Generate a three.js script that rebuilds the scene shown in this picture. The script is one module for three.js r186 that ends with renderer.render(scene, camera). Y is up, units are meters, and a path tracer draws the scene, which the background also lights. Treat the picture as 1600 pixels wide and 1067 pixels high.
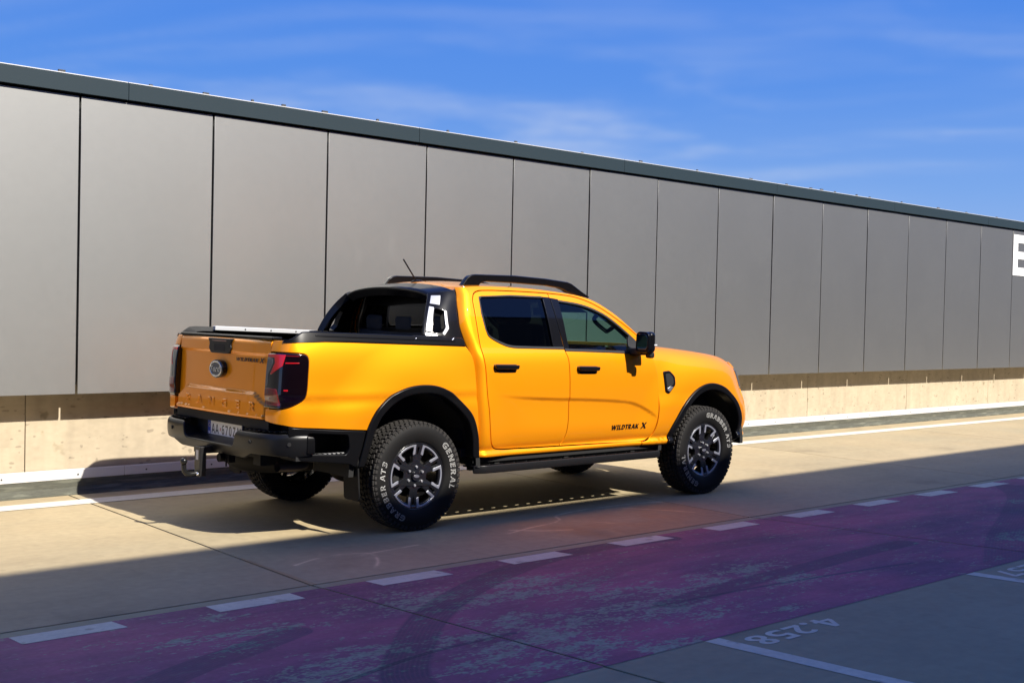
import * as THREE from 'three';
import { mergeGeometries, mergeVertices } from 'three/addons/utils/BufferGeometryUtils.js';
import { RoundedBoxGeometry } from 'three/addons/geometries/RoundedBoxGeometry.js';
import { FontLoader } from 'three/addons/loaders/FontLoader.js';
import { TextGeometry } from 'three/addons/geometries/TextGeometry.js';

// ------------------------------------------------------------------ camera, sky, sun, exposure
const scene = new THREE.Scene();
const FOCAL = 1842.18, IMG_H = 1067;                     // pixels of the 1600 x 1067 photograph
const camera = new THREE.PerspectiveCamera(2 * Math.atan(IMG_H / 2 / FOCAL) * 180 / Math.PI, 1600 / 1067, 0.05, 900);
{
  const yaw = 41.2509 * Math.PI / 180, pitch = -1.26726 * Math.PI / 180, roll = 1.28834 * Math.PI / 180;
  const f = new THREE.Vector3(Math.sin(yaw), 0, -Math.cos(yaw)), r = new THREE.Vector3(Math.cos(yaw), 0, Math.sin(yaw)), u = new THREE.Vector3(0, 1, 0);
  const f2 = f.clone().multiplyScalar(Math.cos(pitch)).addScaledVector(u, Math.sin(pitch));
  const u2 = f.clone().multiplyScalar(-Math.sin(pitch)).addScaledVector(u, Math.cos(pitch));
  const r3 = r.clone().multiplyScalar(Math.cos(roll)).addScaledVector(u2, Math.sin(roll));
  const u3 = r.clone().multiplyScalar(-Math.sin(roll)).addScaledVector(u2, Math.cos(roll));
  camera.matrixAutoUpdate = true;
  camera.position.set(-5.16279, 1.59264, 7.84288);
  camera.quaternion.setFromRotationMatrix(new THREE.Matrix4().makeBasis(r3, u3, f2.clone().negate()));
}
const renderer = new THREE.WebGLRenderer({ antialias: true });
renderer.toneMapping = THREE.LinearToneMapping;
const EXPOSURE = 1.75;
renderer.toneMappingExposure = EXPOSURE;
renderer.shadowMap.enabled = true;
renderer.shadowMap.type = THREE.PCFSoftShadowMap;

const SUN = new THREE.Vector3(0.2, 1, 1.05).normalize();
const sun = new THREE.DirectionalLight(new THREE.Color().setRGB(1, 0.94, 0.85), 4.7);
sun.name = 'sun';
sun.position.copy(SUN).multiplyScalar(40);
sun.castShadow = true;
sun.shadow.mapSize.set(4096, 4096);
Object.assign(sun.shadow.camera, { left: -25, right: 25, top: 25, bottom: -25, near: 1, far: 120 });
scene.add(sun, sun.target);

// noise -------------------------------------------------------------
function rng(seed) { let s = seed >>> 0; return () => { s = (s + 0x6D2B79F5) >>> 0; let t = s; t = Math.imul(t ^ (t >>> 15), t | 1); t ^= t + Math.imul(t ^ (t >>> 7), t | 61); return ((t ^ (t >>> 14)) >>> 0) / 4294967296; }; }
function hash(x, y, s) { let h = Math.imul(x, 374761393) + Math.imul(y, 668265263) + Math.imul(s, 2147483629 | 0); h = Math.imul(h ^ (h >>> 13), 1274126177); return ((h ^ (h >>> 16)) >>> 0) / 4294967296; }
function vnoise(x, y, s = 0) {
  const xi = Math.floor(x), yi = Math.floor(y), fx = x - xi, fy = y - yi;
  const u = fx * fx * fx * (fx * (fx * 6 - 15) + 10), v = fy * fy * fy * (fy * (fy * 6 - 15) + 10);
  const a = hash(xi, yi, s), b = hash(xi + 1, yi, s), c = hash(xi, yi + 1, s), d = hash(xi + 1, yi + 1, s);
  return a + (b - a) * u + (c - a) * v + (a - b - c + d) * u * v;
}
function fbm(x, y, oct = 4, s = 0) { let a = 0, w = 0.5, n = 0; for (let i = 0; i < oct; i++) { a += w * vnoise(x, y, s + i * 17); n += w; w *= 0.5; x = x * 2.03 + 7.1; y = y * 2.03 + 3.7; } return a / n; }
const clamp = (x, a = 0, b = 1) => Math.min(b, Math.max(a, x));
const sstep = (a, b, x) => { const t = clamp((x - a) / (b - a)); return t * t * (3 - 2 * t); };
const lerp = (a, b, t) => a + (b - a) * t;

{ // clear blue sky with thin cirrus, as a float equirectangular picture of air and cloud
  const W = 2048, H = 1024, data = new Float32Array(W * H * 4);
  const stops = [[-90, .30, .40, .60], [-2, .36, .50, .80], [2, .33, .49, .82], [6, .205, .40, .83], [11, .095, .285, .81], [18, .046, .212, .78], [35, .034, .155, .68], [90, .03, .125, .58]];
  for (let j = 0; j < H; j++) {
    const el = ((j + .5) / H - .5) * 180;
    let k = 0; while (k < stops.length - 2 && stops[k + 1][0] < el) k++;
    const a = stops[k], b = stops[k + 1], t = clamp((el - a[0]) / (b[0] - a[0]));
    for (let i = 0; i < W; i++) {
      const az = ((i + .5) / W - .5) * 2 * Math.PI;
      let c = [lerp(a[1], b[1], t), lerp(a[2], b[2], t), lerp(a[3], b[3], t)];
      if (el > 0) {
        const e = el * Math.PI / 180, d = 1 / (Math.sin(e) + .10);
        const px = Math.cos(e) * Math.cos(az) * d, pz = Math.cos(e) * Math.sin(az) * d;
        // long streaks drawn out along one direction
        const q = px * .62 + pz * .78, r = -px * .78 + pz * .62;
        const wx = fbm(px * .6 + 9, pz * .6, 3, 5) - .5;
        const big = sstep(.36, .66, fbm(q * .22 + 3.3, r * .34 + 8.2, 3, 11));
        const st = fbm(q * 1.1 + wx * 3, r * 4.2 + wx * 5, 5, 21);
        const fine = fbm(q * 3 + wx * 4, r * 15 + wx * 6, 4, 31);
        const ang = Math.acos(clamp(Math.cos(e) * Math.cos(az) * SUN.x + Math.sin(e) * SUN.y + Math.cos(e) * Math.sin(az) * SUN.z, -1, 1)) * 180 / Math.PI, au = .55 * Math.exp(-ang / 16);
        c = [c[0] + au, c[1] + au * .97, c[2] + au * .9]; // haze scatters more light near the sun
        const cl = clamp(big * sstep(.36, .78, st) * (.15 + 1.25 * fine)) * .55 * (.30 + 1.0 * sstep(14, 6, el)) + .03 * big;
        const wht = [.62, .70, .86];
        c = c.map((v, n) => lerp(v, wht[n], cl * .75));
      }
      const o = (j * W + i) * 4;
      for (let n = 0; n < 3; n++) data[o + n] = c[n] / EXPOSURE * 1.0;
      data[o + 3] = 1;
    }
  }
  const sky = new THREE.DataTexture(data, W, H, THREE.RGBAFormat, THREE.FloatType);
  sky.mapping = THREE.EquirectangularReflectionMapping;
  sky.magFilter = THREE.LinearFilter; sky.minFilter = THREE.LinearFilter; sky.colorSpace = THREE.LinearSRGBColorSpace;
  sky.needsUpdate = true;
  scene.background = sky; scene.environment = sky;
}

// ------------------------------------------------------------------ helpers
const V = (x, y, z) => new THREE.Vector3(x, y, z);
const col = (r, g, b) => new THREE.Color().setRGB(r, g, b);
const std = (c, o = {}) => new THREE.MeshStandardMaterial({ color: col(...c), roughness: .6, metalness: 0, ...o });
const phys = (c, o = {}) => new THREE.MeshPhysicalMaterial({ color: col(...c), roughness: .5, metalness: 0, ...o });
function mesh(name, geo, mat, parent = scene, label) {
  const m = new THREE.Mesh(geo, mat); m.name = name; m.castShadow = m.receiveShadow = true; parent.add(m);
  if (label) m.userData.label = label;
  return m;
}
function group(name, label, category, parent = scene) { const g = new THREE.Group(); g.name = name; parent.add(g); if (label) g.userData = { label, category }; return g; }
function merge(list) { return mergeGeometries(list.map(g => { const h = g.index ? g.toNonIndexed() : g.clone(); for (const k of Object.keys(h.attributes)) if (!['position', 'normal', 'uv'].includes(k)) h.deleteAttribute(k); if (!h.attributes.uv) h.setAttribute('uv', new THREE.BufferAttribute(new Float32Array(h.attributes.position.count * 2), 2)); return h; })); }
const box = (x0, x1, y0, y1, z0, z1) => new THREE.BoxGeometry(x1 - x0, y1 - y0, z1 - z0).translate((x0 + x1) / 2, (y0 + y1) / 2, (z0 + z1) / 2);
const rbox = (x0, x1, y0, y1, z0, z1, r = .01, s = 3) => new RoundedBoxGeometry(x1 - x0, y1 - y0, z1 - z0, s, Math.min(r, (x1 - x0) / 2.01, (y1 - y0) / 2.01, (z1 - z0) / 2.01)).translate((x0 + x1) / 2, (y0 + y1) / 2, (z0 + z1) / 2);
function tube(pts, r, seg = 24, rs = 8, tension = .5) { return new THREE.TubeGeometry(new THREE.CatmullRomCurve3(pts.map(p => V(...p)), false, 'catmullrom', tension), seg, r, rs, false); }
function rod(a, b, r, n = 12) { const A = V(...a), B = V(...b), d = B.clone().sub(A), g = new THREE.CylinderGeometry(r, r, d.length(), n); g.applyQuaternion(new THREE.Quaternion().setFromUnitVectors(V(0, 1, 0), d.normalize())); return g.translate((a[0] + b[0]) / 2, (a[1] + b[1]) / 2, (a[2] + b[2]) / 2); }
function mirrorZ(g) {
  const h = (g.index ? g.toNonIndexed() : g.clone()); const p = h.attributes.position, n = h.attributes.normal;
  for (let i = 0; i < p.count; i++) { p.setZ(i, -p.getZ(i)); n.setZ(i, -n.getZ(i)); }
  for (const k of Object.keys(h.attributes)) {
    const a = h.attributes[k], w = a.itemSize;
    for (let i = 0; i < a.count; i += 3) for (let c = 0; c < w; c++) { const t = a.array[(i + 1) * w + c]; a.array[(i + 1) * w + c] = a.array[(i + 2) * w + c]; a.array[(i + 2) * w + c] = t; }
  }
  return h;
}
function cub(xs, ys) { // natural cubic spline, linear beyond its ends
  const n = xs.length, m = new Array(n).fill(0), c = new Array(n).fill(0), d = new Array(n).fill(0);
  for (let i = 1; i < n - 1; i++) {
    const h0 = xs[i] - xs[i - 1], h1 = xs[i + 1] - xs[i], al = 6 * ((ys[i + 1] - ys[i]) / h1 - (ys[i] - ys[i - 1]) / h0);
    const b = 2 * (h0 + h1) - h0 * c[i - 1]; c[i] = h1 / b; d[i] = (al - h0 * d[i - 1]) / b;
  }
  for (let i = n - 2; i > 0; i--) m[i] = d[i] - c[i] * m[i + 1];
  return x => {
    if (x <= xs[0]) { const h = xs[1] - xs[0]; return ys[0] + (x - xs[0]) * ((ys[1] - ys[0]) / h - h * m[1] / 6); }
    if (x >= xs[n - 1]) { const h = xs[n - 1] - xs[n - 2]; return ys[n - 1] + (x - xs[n - 1]) * ((ys[n - 1] - ys[n - 2]) / h + h * m[n - 2] / 6); }
    let i = 0; while (xs[i + 1] < x) i++;
    const h = xs[i + 1] - xs[i], A = (xs[i + 1] - x) / h, B = 1 - A;
    return A * ys[i] + B * ys[i + 1] + ((A ** 3 - A) * m[i] + (B ** 3 - B) * m[i + 1]) * h * h / 6;
  };
}
// outlines: arrays of [u, v]
const smooth = (pts, n = 6) => { const c = new THREE.CatmullRomCurve3(pts.map(p => V(p[0], p[1], 0)), false, 'centripetal'); return c.getPoints((pts.length - 1) * n).map(p => [p.x, p.y]); };
function join(...segs) { const o = []; for (const s of segs) for (const p of s) { const q = o[o.length - 1]; if (!q || Math.hypot(q[0] - p[0], q[1] - p[1]) > 1e-4) o.push(p); } const a = o[0], b = o[o.length - 1]; if (Math.hypot(a[0] - b[0], a[1] - b[1]) < 1e-4) o.pop(); return o; }
const area = p => { let a = 0; for (let i = 0; i < p.length; i++) { const q = p[(i + 1) % p.length]; a += p[i][0] * q[1] - q[0] * p[i][1]; } return a / 2; };
function densify(p, L) { const o = []; for (let i = 0; i < p.length; i++) { const a = p[i], b = p[(i + 1) % p.length], n = Math.max(1, Math.ceil(Math.hypot(b[0] - a[0], b[1] - a[1]) / L)); for (let k = 0; k < n; k++) o.push([lerp(a[0], b[0], k / n), lerp(a[1], b[1], k / n)]); } return o; }
function fillet(p, r) { // round the corners that turn by more than 20 degrees
  const n = p.length, o = [];
  for (let i = 0; i < n; i++) {
    const a = p[(i + n - 1) % n], b = p[i], c = p[(i + 1) % n];
    const d1 = [b[0] - a[0], b[1] - a[1]], d2 = [c[0] - b[0], c[1] - b[1]], l1 = Math.hypot(...d1), l2 = Math.hypot(...d2);
    const ang = Math.abs(Math.atan2(d1[0] * d2[1] - d1[1] * d2[0], d1[0] * d2[0] + d1[1] * d2[1]));
    if (ang < .35) { o.push(b); continue; }
    const k1 = Math.min(r, l1 * .48), k2 = Math.min(r, l2 * .48), s = [b[0] - d1[0] / l1 * k1, b[1] - d1[1] / l1 * k1], e = [b[0] + d2[0] / l2 * k2, b[1] + d2[1] / l2 * k2];
    for (let k = 0; k <= 6; k++) { const t = k / 6, m = 1 - t; o.push([m * m * s[0] + 2 * m * t * b[0] + t * t * e[0], m * m * s[1] + 2 * m * t * b[1] + t * t * e[1]]); }
  }
  return o;
}
function offsetLoop(p, d) { // d > 0 shrinks a counter-clockwise loop
  const n = p.length, o = [];
  for (let i = 0; i < n; i++) {
    const a = p[(i + n - 1) % n], b = p[i], c = p[(i + 1) % n];
    let n1 = [-(b[1] - a[1]), b[0] - a[0]], n2 = [-(c[1] - b[1]), c[0] - b[0]];
    const l1 = Math.hypot(...n1) || 1, l2 = Math.hypot(...n2) || 1; n1 = [n1[0] / l1, n1[1] / l1]; n2 = [n2[0] / l2, n2[1] / l2];
    let m = [n1[0] + n2[0], n1[1] + n2[1]]; const lm = Math.hypot(...m) || 1; m = [m[0] / lm, m[1] / lm];
    const k = d / Math.max(.45, m[0] * n1[0] + m[1] * n1[1]);
    o.push([b[0] + m[0] * k, b[1] + m[1] * k]);
  }
  return o;
}
function flip(pts, tris) { // Delaunay edge flips, so that no slivers are left across curved sheets
  const key = (a, b) => a < b ? a * 1e6 + b : b * 1e6 + a;
  for (let round = 0; round < 14; round++) {
    const em = new Map(); tris.forEach((t, i) => { for (let k = 0; k < 3; k++) { const q = key(t[k], t[(k + 1) % 3]); if (!em.has(q)) em.set(q, [i]); else em.get(q).push(i); } });
    const busy = new Set(); let n = 0;
    for (const [, two] of em) {
      if (two.length !== 2 || busy.has(two[0]) || busy.has(two[1])) continue;
      const s = tris[two[0]], t = tris[two[1]], k = [0, 1, 2].find(k => !t.includes(s[k])); if (k === undefined) continue;
      const a = s[k], b = s[(k + 1) % 3], c = s[(k + 2) % 3], d = t.find(v => v !== b && v !== c); if (d === undefined) continue;
      const A = pts[a], B = pts[b], C = pts[c], D = pts[d], cr = (P, Q, R) => (Q[0] - P[0]) * (R[1] - P[1]) - (Q[1] - P[1]) * (R[0] - P[0]);
      if (cr(A, B, D) <= 1e-10 || cr(A, D, C) <= 1e-10) continue;
      const ang = (P, Q, R) => Math.atan2(Math.abs(cr(P, Q, R)), (Q[0] - P[0]) * (R[0] - P[0]) + (Q[1] - P[1]) * (R[1] - P[1]));
      if (ang(A, B, C) + ang(D, B, C) <= Math.PI + 1e-6) continue;
      tris[two[0]] = [a, b, d]; tris[two[1]] = [a, d, c]; busy.add(two[0]); busy.add(two[1]); n++;
    }
    if (!n) break;
  }
  return tris;
}
// a sheet of thickness `depth` with rounded edges, cut to an outline and laid on the surface map(u, v)
function panel(map, outer, holes = [], { edge = .004, depth = .02, L = .05, flange = true } = {}) {
  const H = 1e-3, P = (u, v) => map(u, v);
  const N = (u, v) => { const a = P(u + H, v).sub(P(u - H, v)), b = P(u, v + H).sub(P(u, v - H)); return a.cross(b).normalize(); };
  const loops = [outer, ...holes].map((l, i) => { let p = densify(l, L * .6); if ((area(p) > 0) !== (i === 0)) p = p.reverse(); return p; });
  const ins = loops.map(l => offsetLoop(l, edge));
  const pts = [], v2 = l => l.map(p => new THREE.Vector2(p[0], p[1]));
  for (const l of ins) for (const p of l) pts.push(p);
  let tris = THREE.ShapeUtils.triangulateShape(v2(ins[0]), ins.slice(1).map(v2)).map(t => [...t]);
  tris = flip(pts, tris);
  for (let pass = 0; pass < 8; pass++) {
    const mid = new Map(), out = []; let any = false;
    const split = (i, j) => { const a = pts[i], b = pts[j]; if (Math.hypot(a[0] - b[0], a[1] - b[1]) <= L) return -1; const k = i < j ? i * 1e6 + j : j * 1e6 + i; if (!mid.has(k)) { mid.set(k, pts.length); pts.push([(a[0] + b[0]) / 2, (a[1] + b[1]) / 2]); } any = true; return mid.get(k); };
    for (const [a, b, c] of tris) {
      const m = [split(a, b), split(b, c), split(c, a)], n = m.filter(k => k >= 0).length;
      if (!n) out.push([a, b, c]);
      else if (n === 3) out.push([a, m[0], m[2]], [m[0], b, m[1]], [m[2], m[1], c], [m[0], m[1], m[2]]);
      else if (n === 1) { const k = m.findIndex(x => x >= 0), v = [a, b, c], p = v[k], q = v[(k + 1) % 3], r = v[(k + 2) % 3]; out.push([p, m[k], r], [m[k], q, r]); }
      else { const k = m.findIndex(x => x < 0), v = [a, b, c], p = v[k], q = v[(k + 1) % 3], r = v[(k + 2) % 3], mq = m[(k + 1) % 3], mr = m[(k + 2) % 3]; out.push([p, q, mq], [p, mq, mr], [mr, mq, r]); }
    }
    tris = flip(pts, out); if (!any) break;
  }
  const pos = [], nor = [], uv = [], idx = [];
  for (const p of pts) { const a = P(...p), n = N(...p); pos.push(a.x, a.y, a.z); nor.push(n.x, n.y, n.z); uv.push(p[0], p[1]); }
  for (const t of tris) idx.push(...t);
  if (flange) loops.forEach((l, li) => {
    const n = l.length, start = pos.length / 3, rings = [[0, 0, 0], [.5, .13, .5], [.87, .5, .87], [1, 1, 1], [1, null, 1]];
    const inn = ins[li];
    for (const [o, dd, t] of rings) for (let i = 0; i < n; i++) {
      const p = [lerp(inn[i][0], l[i][0], o), lerp(inn[i][1], l[i][1], o)], a = P(...p), nn = N(...inn[i]);
      const out = P(...l[i]).sub(P(...inn[i])); out.addScaledVector(nn, -out.dot(nn)).normalize();
      a.addScaledVector(nn, -(dd === null ? depth : dd * edge));
      const m = nn.clone().multiplyScalar(Math.sqrt(1 - t * t)).addScaledVector(out, t).normalize();
      pos.push(a.x, a.y, a.z); nor.push(m.x, m.y, m.z); uv.push(p[0], p[1]);
    }
    for (let r = 0; r < rings.length - 1; r++) for (let i = 0; i < n; i++) {
      const j = (i + 1) % n, a = start + r * n + i, b = start + r * n + j, c = a + n, d = b + n;
      idx.push(a, c, b, b, c, d);
    }
  });
  const g = new THREE.BufferGeometry();
  g.setAttribute('position', new THREE.Float32BufferAttribute(pos, 3)); g.setAttribute('normal', new THREE.Float32BufferAttribute(nor, 3)); g.setAttribute('uv', new THREE.Float32BufferAttribute(uv, 2));
  g.setIndex(idx); return g;
}
const circle2 = (cx, cy, rx, ry = rx, n = 32) => Array.from({ length: n }, (_, i) => [cx + rx * Math.cos(i / n * 2 * Math.PI), cy + ry * Math.sin(i / n * 2 * Math.PI)]);
function extrude(pts, depth, bevel = .004, holes = []) {
  const s = new THREE.Shape(pts.map(p => new THREE.Vector2(...p))); for (const h of holes) s.holes.push(new THREE.Path(h.map(p => new THREE.Vector2(...p))));
  return new THREE.ExtrudeGeometry(s, { depth, bevelEnabled: bevel > 0, bevelThickness: bevel, bevelSize: bevel, bevelOffset: -bevel, bevelSegments: 2, curveSegments: 8 });
}
const font = await new FontLoader().loadAsync('fonts/droid/droid_sans_bold.typeface.json');
const serif = await new FontLoader().loadAsync('fonts/droid/droid_serif_bold.typeface.json');
function text(str, h, depth, { stretch = 1, skew = 0, f = font, bevel = 0, spacing = 0, inset = 0 } = {}) { // centred, baseline at 0, cap height h
  const parts = []; let x = 0;
  for (const ch of str) {
    if (ch === ' ') { x += h * .45 * stretch; continue; }
    const g = new TextGeometry(ch, { font: f, size: h, depth, curveSegments: 4, bevelEnabled: bevel > 0 || inset > 0, bevelThickness: inset ? .0001 : bevel, bevelSize: inset ? 0 : bevel, bevelOffset: inset ? -inset : -bevel / 2, bevelSegments: 1 });
    g.computeBoundingBox(); const b = g.boundingBox, w = (b.max.x - b.min.x + 2 * inset) * stretch;
    g.translate(-b.min.x + inset, 0, 0); g.scale(stretch, 1, 1); g.translate(x, 0, 0); parts.push(g); x += w + h * (.14 + spacing) * stretch;
  }
  const g = merge(parts); if (skew) g.applyMatrix4(new THREE.Matrix4().set(1, skew, 0, 0, 0, 1, 0, 0, 0, 0, 1, 0, 0, 0, 0, 1));
  g.computeBoundingBox(); return g.translate(-(g.boundingBox.min.x + g.boundingBox.max.x) / 2, 0, 0);
}
function dataTex(w, h, fn, srgb = true, repeat = true) {
  const d = new Uint8Array(w * h * 4), c = [0, 0, 0, 255];
  for (let j = 0; j < h; j++) for (let i = 0; i < w; i++) { c[3] = 255; fn(i, j, c); const o = (j * w + i) * 4; for (let k = 0; k < 4; k++) d[o + k] = clamp(c[k], 0, 255); }
  const t = new THREE.DataTexture(d, w, h, THREE.RGBAFormat); t.magFilter = THREE.LinearFilter; t.minFilter = THREE.LinearMipmapLinearFilter; t.generateMipmaps = true;
  if (repeat) t.wrapS = t.wrapT = THREE.RepeatWrapping; if (srgb) t.colorSpace = THREE.SRGBColorSpace; t.needsUpdate = true; return t;
}
const toS = v => 255 * (v <= .0031308 ? v * 12.92 : 1.055 * Math.pow(v, 1 / 2.4) - .055);
// tileable value noise
function tfbm(u, v, per, oct, s) { // u, v in 0..1
  let a = 0, w = .5, n = 0;
  for (let i = 0; i < oct; i++) {
    const p = per << i, x = u * p, y = v * p, xi = Math.floor(x), yi = Math.floor(y), fx = x - xi, fy = y - yi, sx = fx * fx * (3 - 2 * fx), sy = fy * fy * (3 - 2 * fy);
    const h = (q, r) => hash(((q % p) + p) % p, ((r % p) + p) % p, s + i * 13);
    const k0 = h(xi, yi), k1 = h(xi + 1, yi), k2 = h(xi, yi + 1), k3 = h(xi + 1, yi + 1);
    a += w * (k0 + (k1 - k0) * sx + (k2 - k0) * sy + (k0 - k1 - k2 + k3) * sx * sy); n += w; w *= .55;
  }
  return a / n;
}

// ------------------------------------------------------------------ the deck: concrete slabs, gutter, painted lane
const SLOPE = .04, GUT = 1.97, YAW = Math.atan(.016);   // beyond the gutter joint the deck rises again
const concreteBase = [.44, .352, .205];
function concretePx(u, v, s, c, extra) {
  const big = tfbm(u, v, 3, 4, s), mid = tfbm(u, v, 11, 4, s + 50), fine = tfbm(u, v, 96, 3, s + 90);
  const streak = tfbm(u * 1, v, 4, 2, s + 7) * .5 + .5 * hashStreak(u, v, s);
  let k = .80 + .20 * big + .13 * (mid - .5) + .16 * (fine - .5) + .10 * (streak - .5);
  const stain = sstep(.60, .80, tfbm(u, v, 5, 5, s + 200)); k *= 1 - .21 * stain;
  const spot = sstep(.80, .86, tfbm(u, v, 40, 2, s + 300)); k *= 1 - .07 * spot;
  if (extra) k *= extra(u, v);
  const warm = (tfbm(u, v, 4, 3, s + 400) - .5) * .10;
  c[0] = toS(concreteBase[0] * k * (1 + warm)); c[1] = toS(concreteBase[1] * k); c[2] = toS(concreteBase[2] * k * (1 - warm));
}
function hashStreak(u, v, s) { const y = v * 160, i = Math.floor(y), f = y - i, p = 6, x = u * p, xi = Math.floor(x), fx = x - xi, q = (a, b) => hash(((a % p) + p) % p, ((b % 160) + 160) % 160, s + 500); const sx = fx * fx * (3 - 2 * fx); return lerp(lerp(q(xi, i), q(xi + 1, i), sx), lerp(q(xi, i + 1), q(xi + 1, i + 1), sx), f); }
const boxes = new Map();
const distPoly = (x, z, P) => { let d = 9; let b = boxes.get(P); if (!b) { b = [Math.min(...P.map(p => p[0])) - .25, Math.max(...P.map(p => p[0])) + .25, Math.min(...P.map(p => p[1])) - .25, Math.max(...P.map(p => p[1])) + .25]; boxes.set(P, b); } if (x < b[0] || x > b[1] || z < b[2] || z > b[3]) return d; for (let i = 0; i < P.length - 1; i++) { const [ax, az] = P[i], [bx, bz] = P[i + 1], dx = bx - ax, dz = bz - az, t = clamp(((x - ax) * dx + (z - az) * dz) / (dx * dx + dz * dz)); d = Math.min(d, Math.hypot(x - ax - dx * t, z - az - dz * t)); } return d; };
const concreteTex = dataTex(1024, 1024, (i, j, c) => concretePx((i + .5) / 1024, (j + .5) / 1024, 1, c));
// the slab under the truck carries pale scuffs from dried water and a brownish patch
const scuffs = [smooth([[.50, 1.40], [.80, 1.31], [1.08, 1.26], [1.22, 1.18], [1.30, 1.05], [1.62, .96], [2.0, .95], [2.37, .97], [2.6, 1.03]], 6), smooth([[1.20, 1.22], [1.35, 1.38], [1.48, 1.56]], 6), smooth([[.60, 1.30], [.78, 1.46], [1.0, 1.55]], 6), smooth([[2.05, 1.08], [2.25, 1.32], [2.40, 1.55]], 6), smooth([[-1.32, 1.45], [-1.1, 1.35], [-.95, 1.33], [-.74, 1.40], [-.80, 1.6], [-.98, 1.83]], 6), smooth([[-.8, 1.42], [-.3, 1.36]], 4)];
const heroTex = dataTex(1024, 1024, (i, j, c) => {
  const u = (i + .5) / 1024, v = (j + .5) / 1024, x = -1.48 + u * 4.2, z = -2.2 + v * 4.2;
  concretePx(u, v, 31, c, () => 1);
  let d = 9; for (const s of scuffs) d = Math.min(d, distPoly(x, z, s));
  const br = tfbm(u, v, 30, 3, 77), line = .26 * Math.exp(-((d / .013) ** 2)) * sstep(.25, .6, br) + .07 * Math.exp(-d / .05) * sstep(.4, .7, tfbm(u, v, 14, 3, 78));
  for (let k = 0; k < 3; k++) c[k] = c[k] * (1 + line);
  const pt = sstep(.42, .62, tfbm(u, v, 4, 4, 80)) * (z > 1.0 && x > .7 ? 1 : 0) * sstep(1.0, 1.15, z) * sstep(.7, 1.1, x);
  c[1] *= 1 - .07 * pt; c[2] *= 1 - .13 * pt;
});
const concreteBump = dataTex(512, 512, (i, j, c) => { const u = i / 512, v = j / 512, k = 255 * (.5 * tfbm(u, v, 64, 3, 5) + .3 * tfbm(u, v, 12, 3, 9) + .2 * hashStreak(u, v, 3)); c[0] = c[1] = c[2] = k; }, false);
const mSlab = new THREE.MeshStandardMaterial({ map: concreteTex, bumpMap: concreteBump, bumpScale: .004, roughness: .82 });
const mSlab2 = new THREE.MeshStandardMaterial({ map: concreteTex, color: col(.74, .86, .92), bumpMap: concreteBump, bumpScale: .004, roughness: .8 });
const mHero = new THREE.MeshStandardMaterial({ map: heroTex, bumpMap: concreteBump, bumpScale: .004, roughness: .82 });
const pavement = group('pavement'); pavement.userData = { kind: 'structure', label: 'pale concrete deck slabs with dark joints under the truck' };
const base = mesh('ground', new THREE.PlaneGeometry(600, 600).rotateX(-Math.PI / 2).translate(0, -.35, 0), std([.30, .28, .25], { roughness: .95 }));
base.userData = { kind: 'structure', label: 'wide grey ground around the parking deck' };
const XJ = [-26.68, -22.48, -18.28, -14.08, -9.88, -5.68, -1.48, 2.64, 6.93, 11.13, 15.33, 19.53, 23.73, 27.93, 32.13, 36.33, 40.53];
const rows = [{ z0: -2.75, z1: GUT }, { z0: GUT, z1: 6.2 }, { z0: 6.2, z1: 10.6 }];
const slabShape = (x0, x1, a, b, skew) => [[x0 - skew * a, a], [x1 - skew * a, a], [x1 - skew * b, b], [x0 - skew * b, b]];
function slabGeo(x0, x1, a, b, th, hero, skew = .022) { // top at y = 0
  const pts = slabShape(x0, x1, a, b, skew).map(p => [p[0], -p[1]]).reverse();
  const g = extrude(pts, th - .003, .003).rotateX(-Math.PI / 2); g.computeBoundingBox(); g.translate(0, -g.boundingBox.max.y, 0);
  const p = g.attributes.position, uv = g.attributes.uv, r = hero ? null : rng(Math.round(x0 * 31 + a * 77) + 9000), ox = hero ? 0 : r(), oz = hero ? 0 : r();
  for (let i = 0; i < p.count; i++) uv.setXY(i, hero ? (p.getX(i) + 1.48) / 4.2 : p.getX(i) / 4.2 + ox, hero ? (p.getZ(i) + 2.2) / 4.2 : p.getZ(i) / 4.2 + oz);
  return g;
}
const G = .008;
rows.forEach((r, ri) => {
  for (let k = 0; k < XJ.length - 1; k++) {
    const hero = ri === 0 && Math.abs(XJ[k] + 1.48) < .01;
    const z0 = r.z0 + (ri ? G : 0), z1 = r.z1 - G;
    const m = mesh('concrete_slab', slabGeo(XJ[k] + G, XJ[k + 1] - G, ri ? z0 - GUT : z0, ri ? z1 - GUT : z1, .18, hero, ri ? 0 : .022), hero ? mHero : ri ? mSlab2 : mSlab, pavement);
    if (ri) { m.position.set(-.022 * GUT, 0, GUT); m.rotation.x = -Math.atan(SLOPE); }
  }
});
{ // black joint sealant a few millimetres below the slab tops
  const m = mesh('joint_sealant', merge([box(XJ[0], XJ.at(-1), -.06, -.014, -2.75, GUT - .001)]), std([.035, .034, .032], { roughness: .9 }), pavement);
  const n = mesh('joint_sealant', box(XJ[0], XJ.at(-1), -.06, -.014, 0, 8.6), m.material, pavement); n.position.z = GUT + .001; n.rotation.x = -Math.atan(SLOPE);
}
const onSlope = (o, lift = .004) => { o.position.set(0, lift, GUT); o.rotation.x = -Math.atan(SLOPE); return o; };
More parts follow.
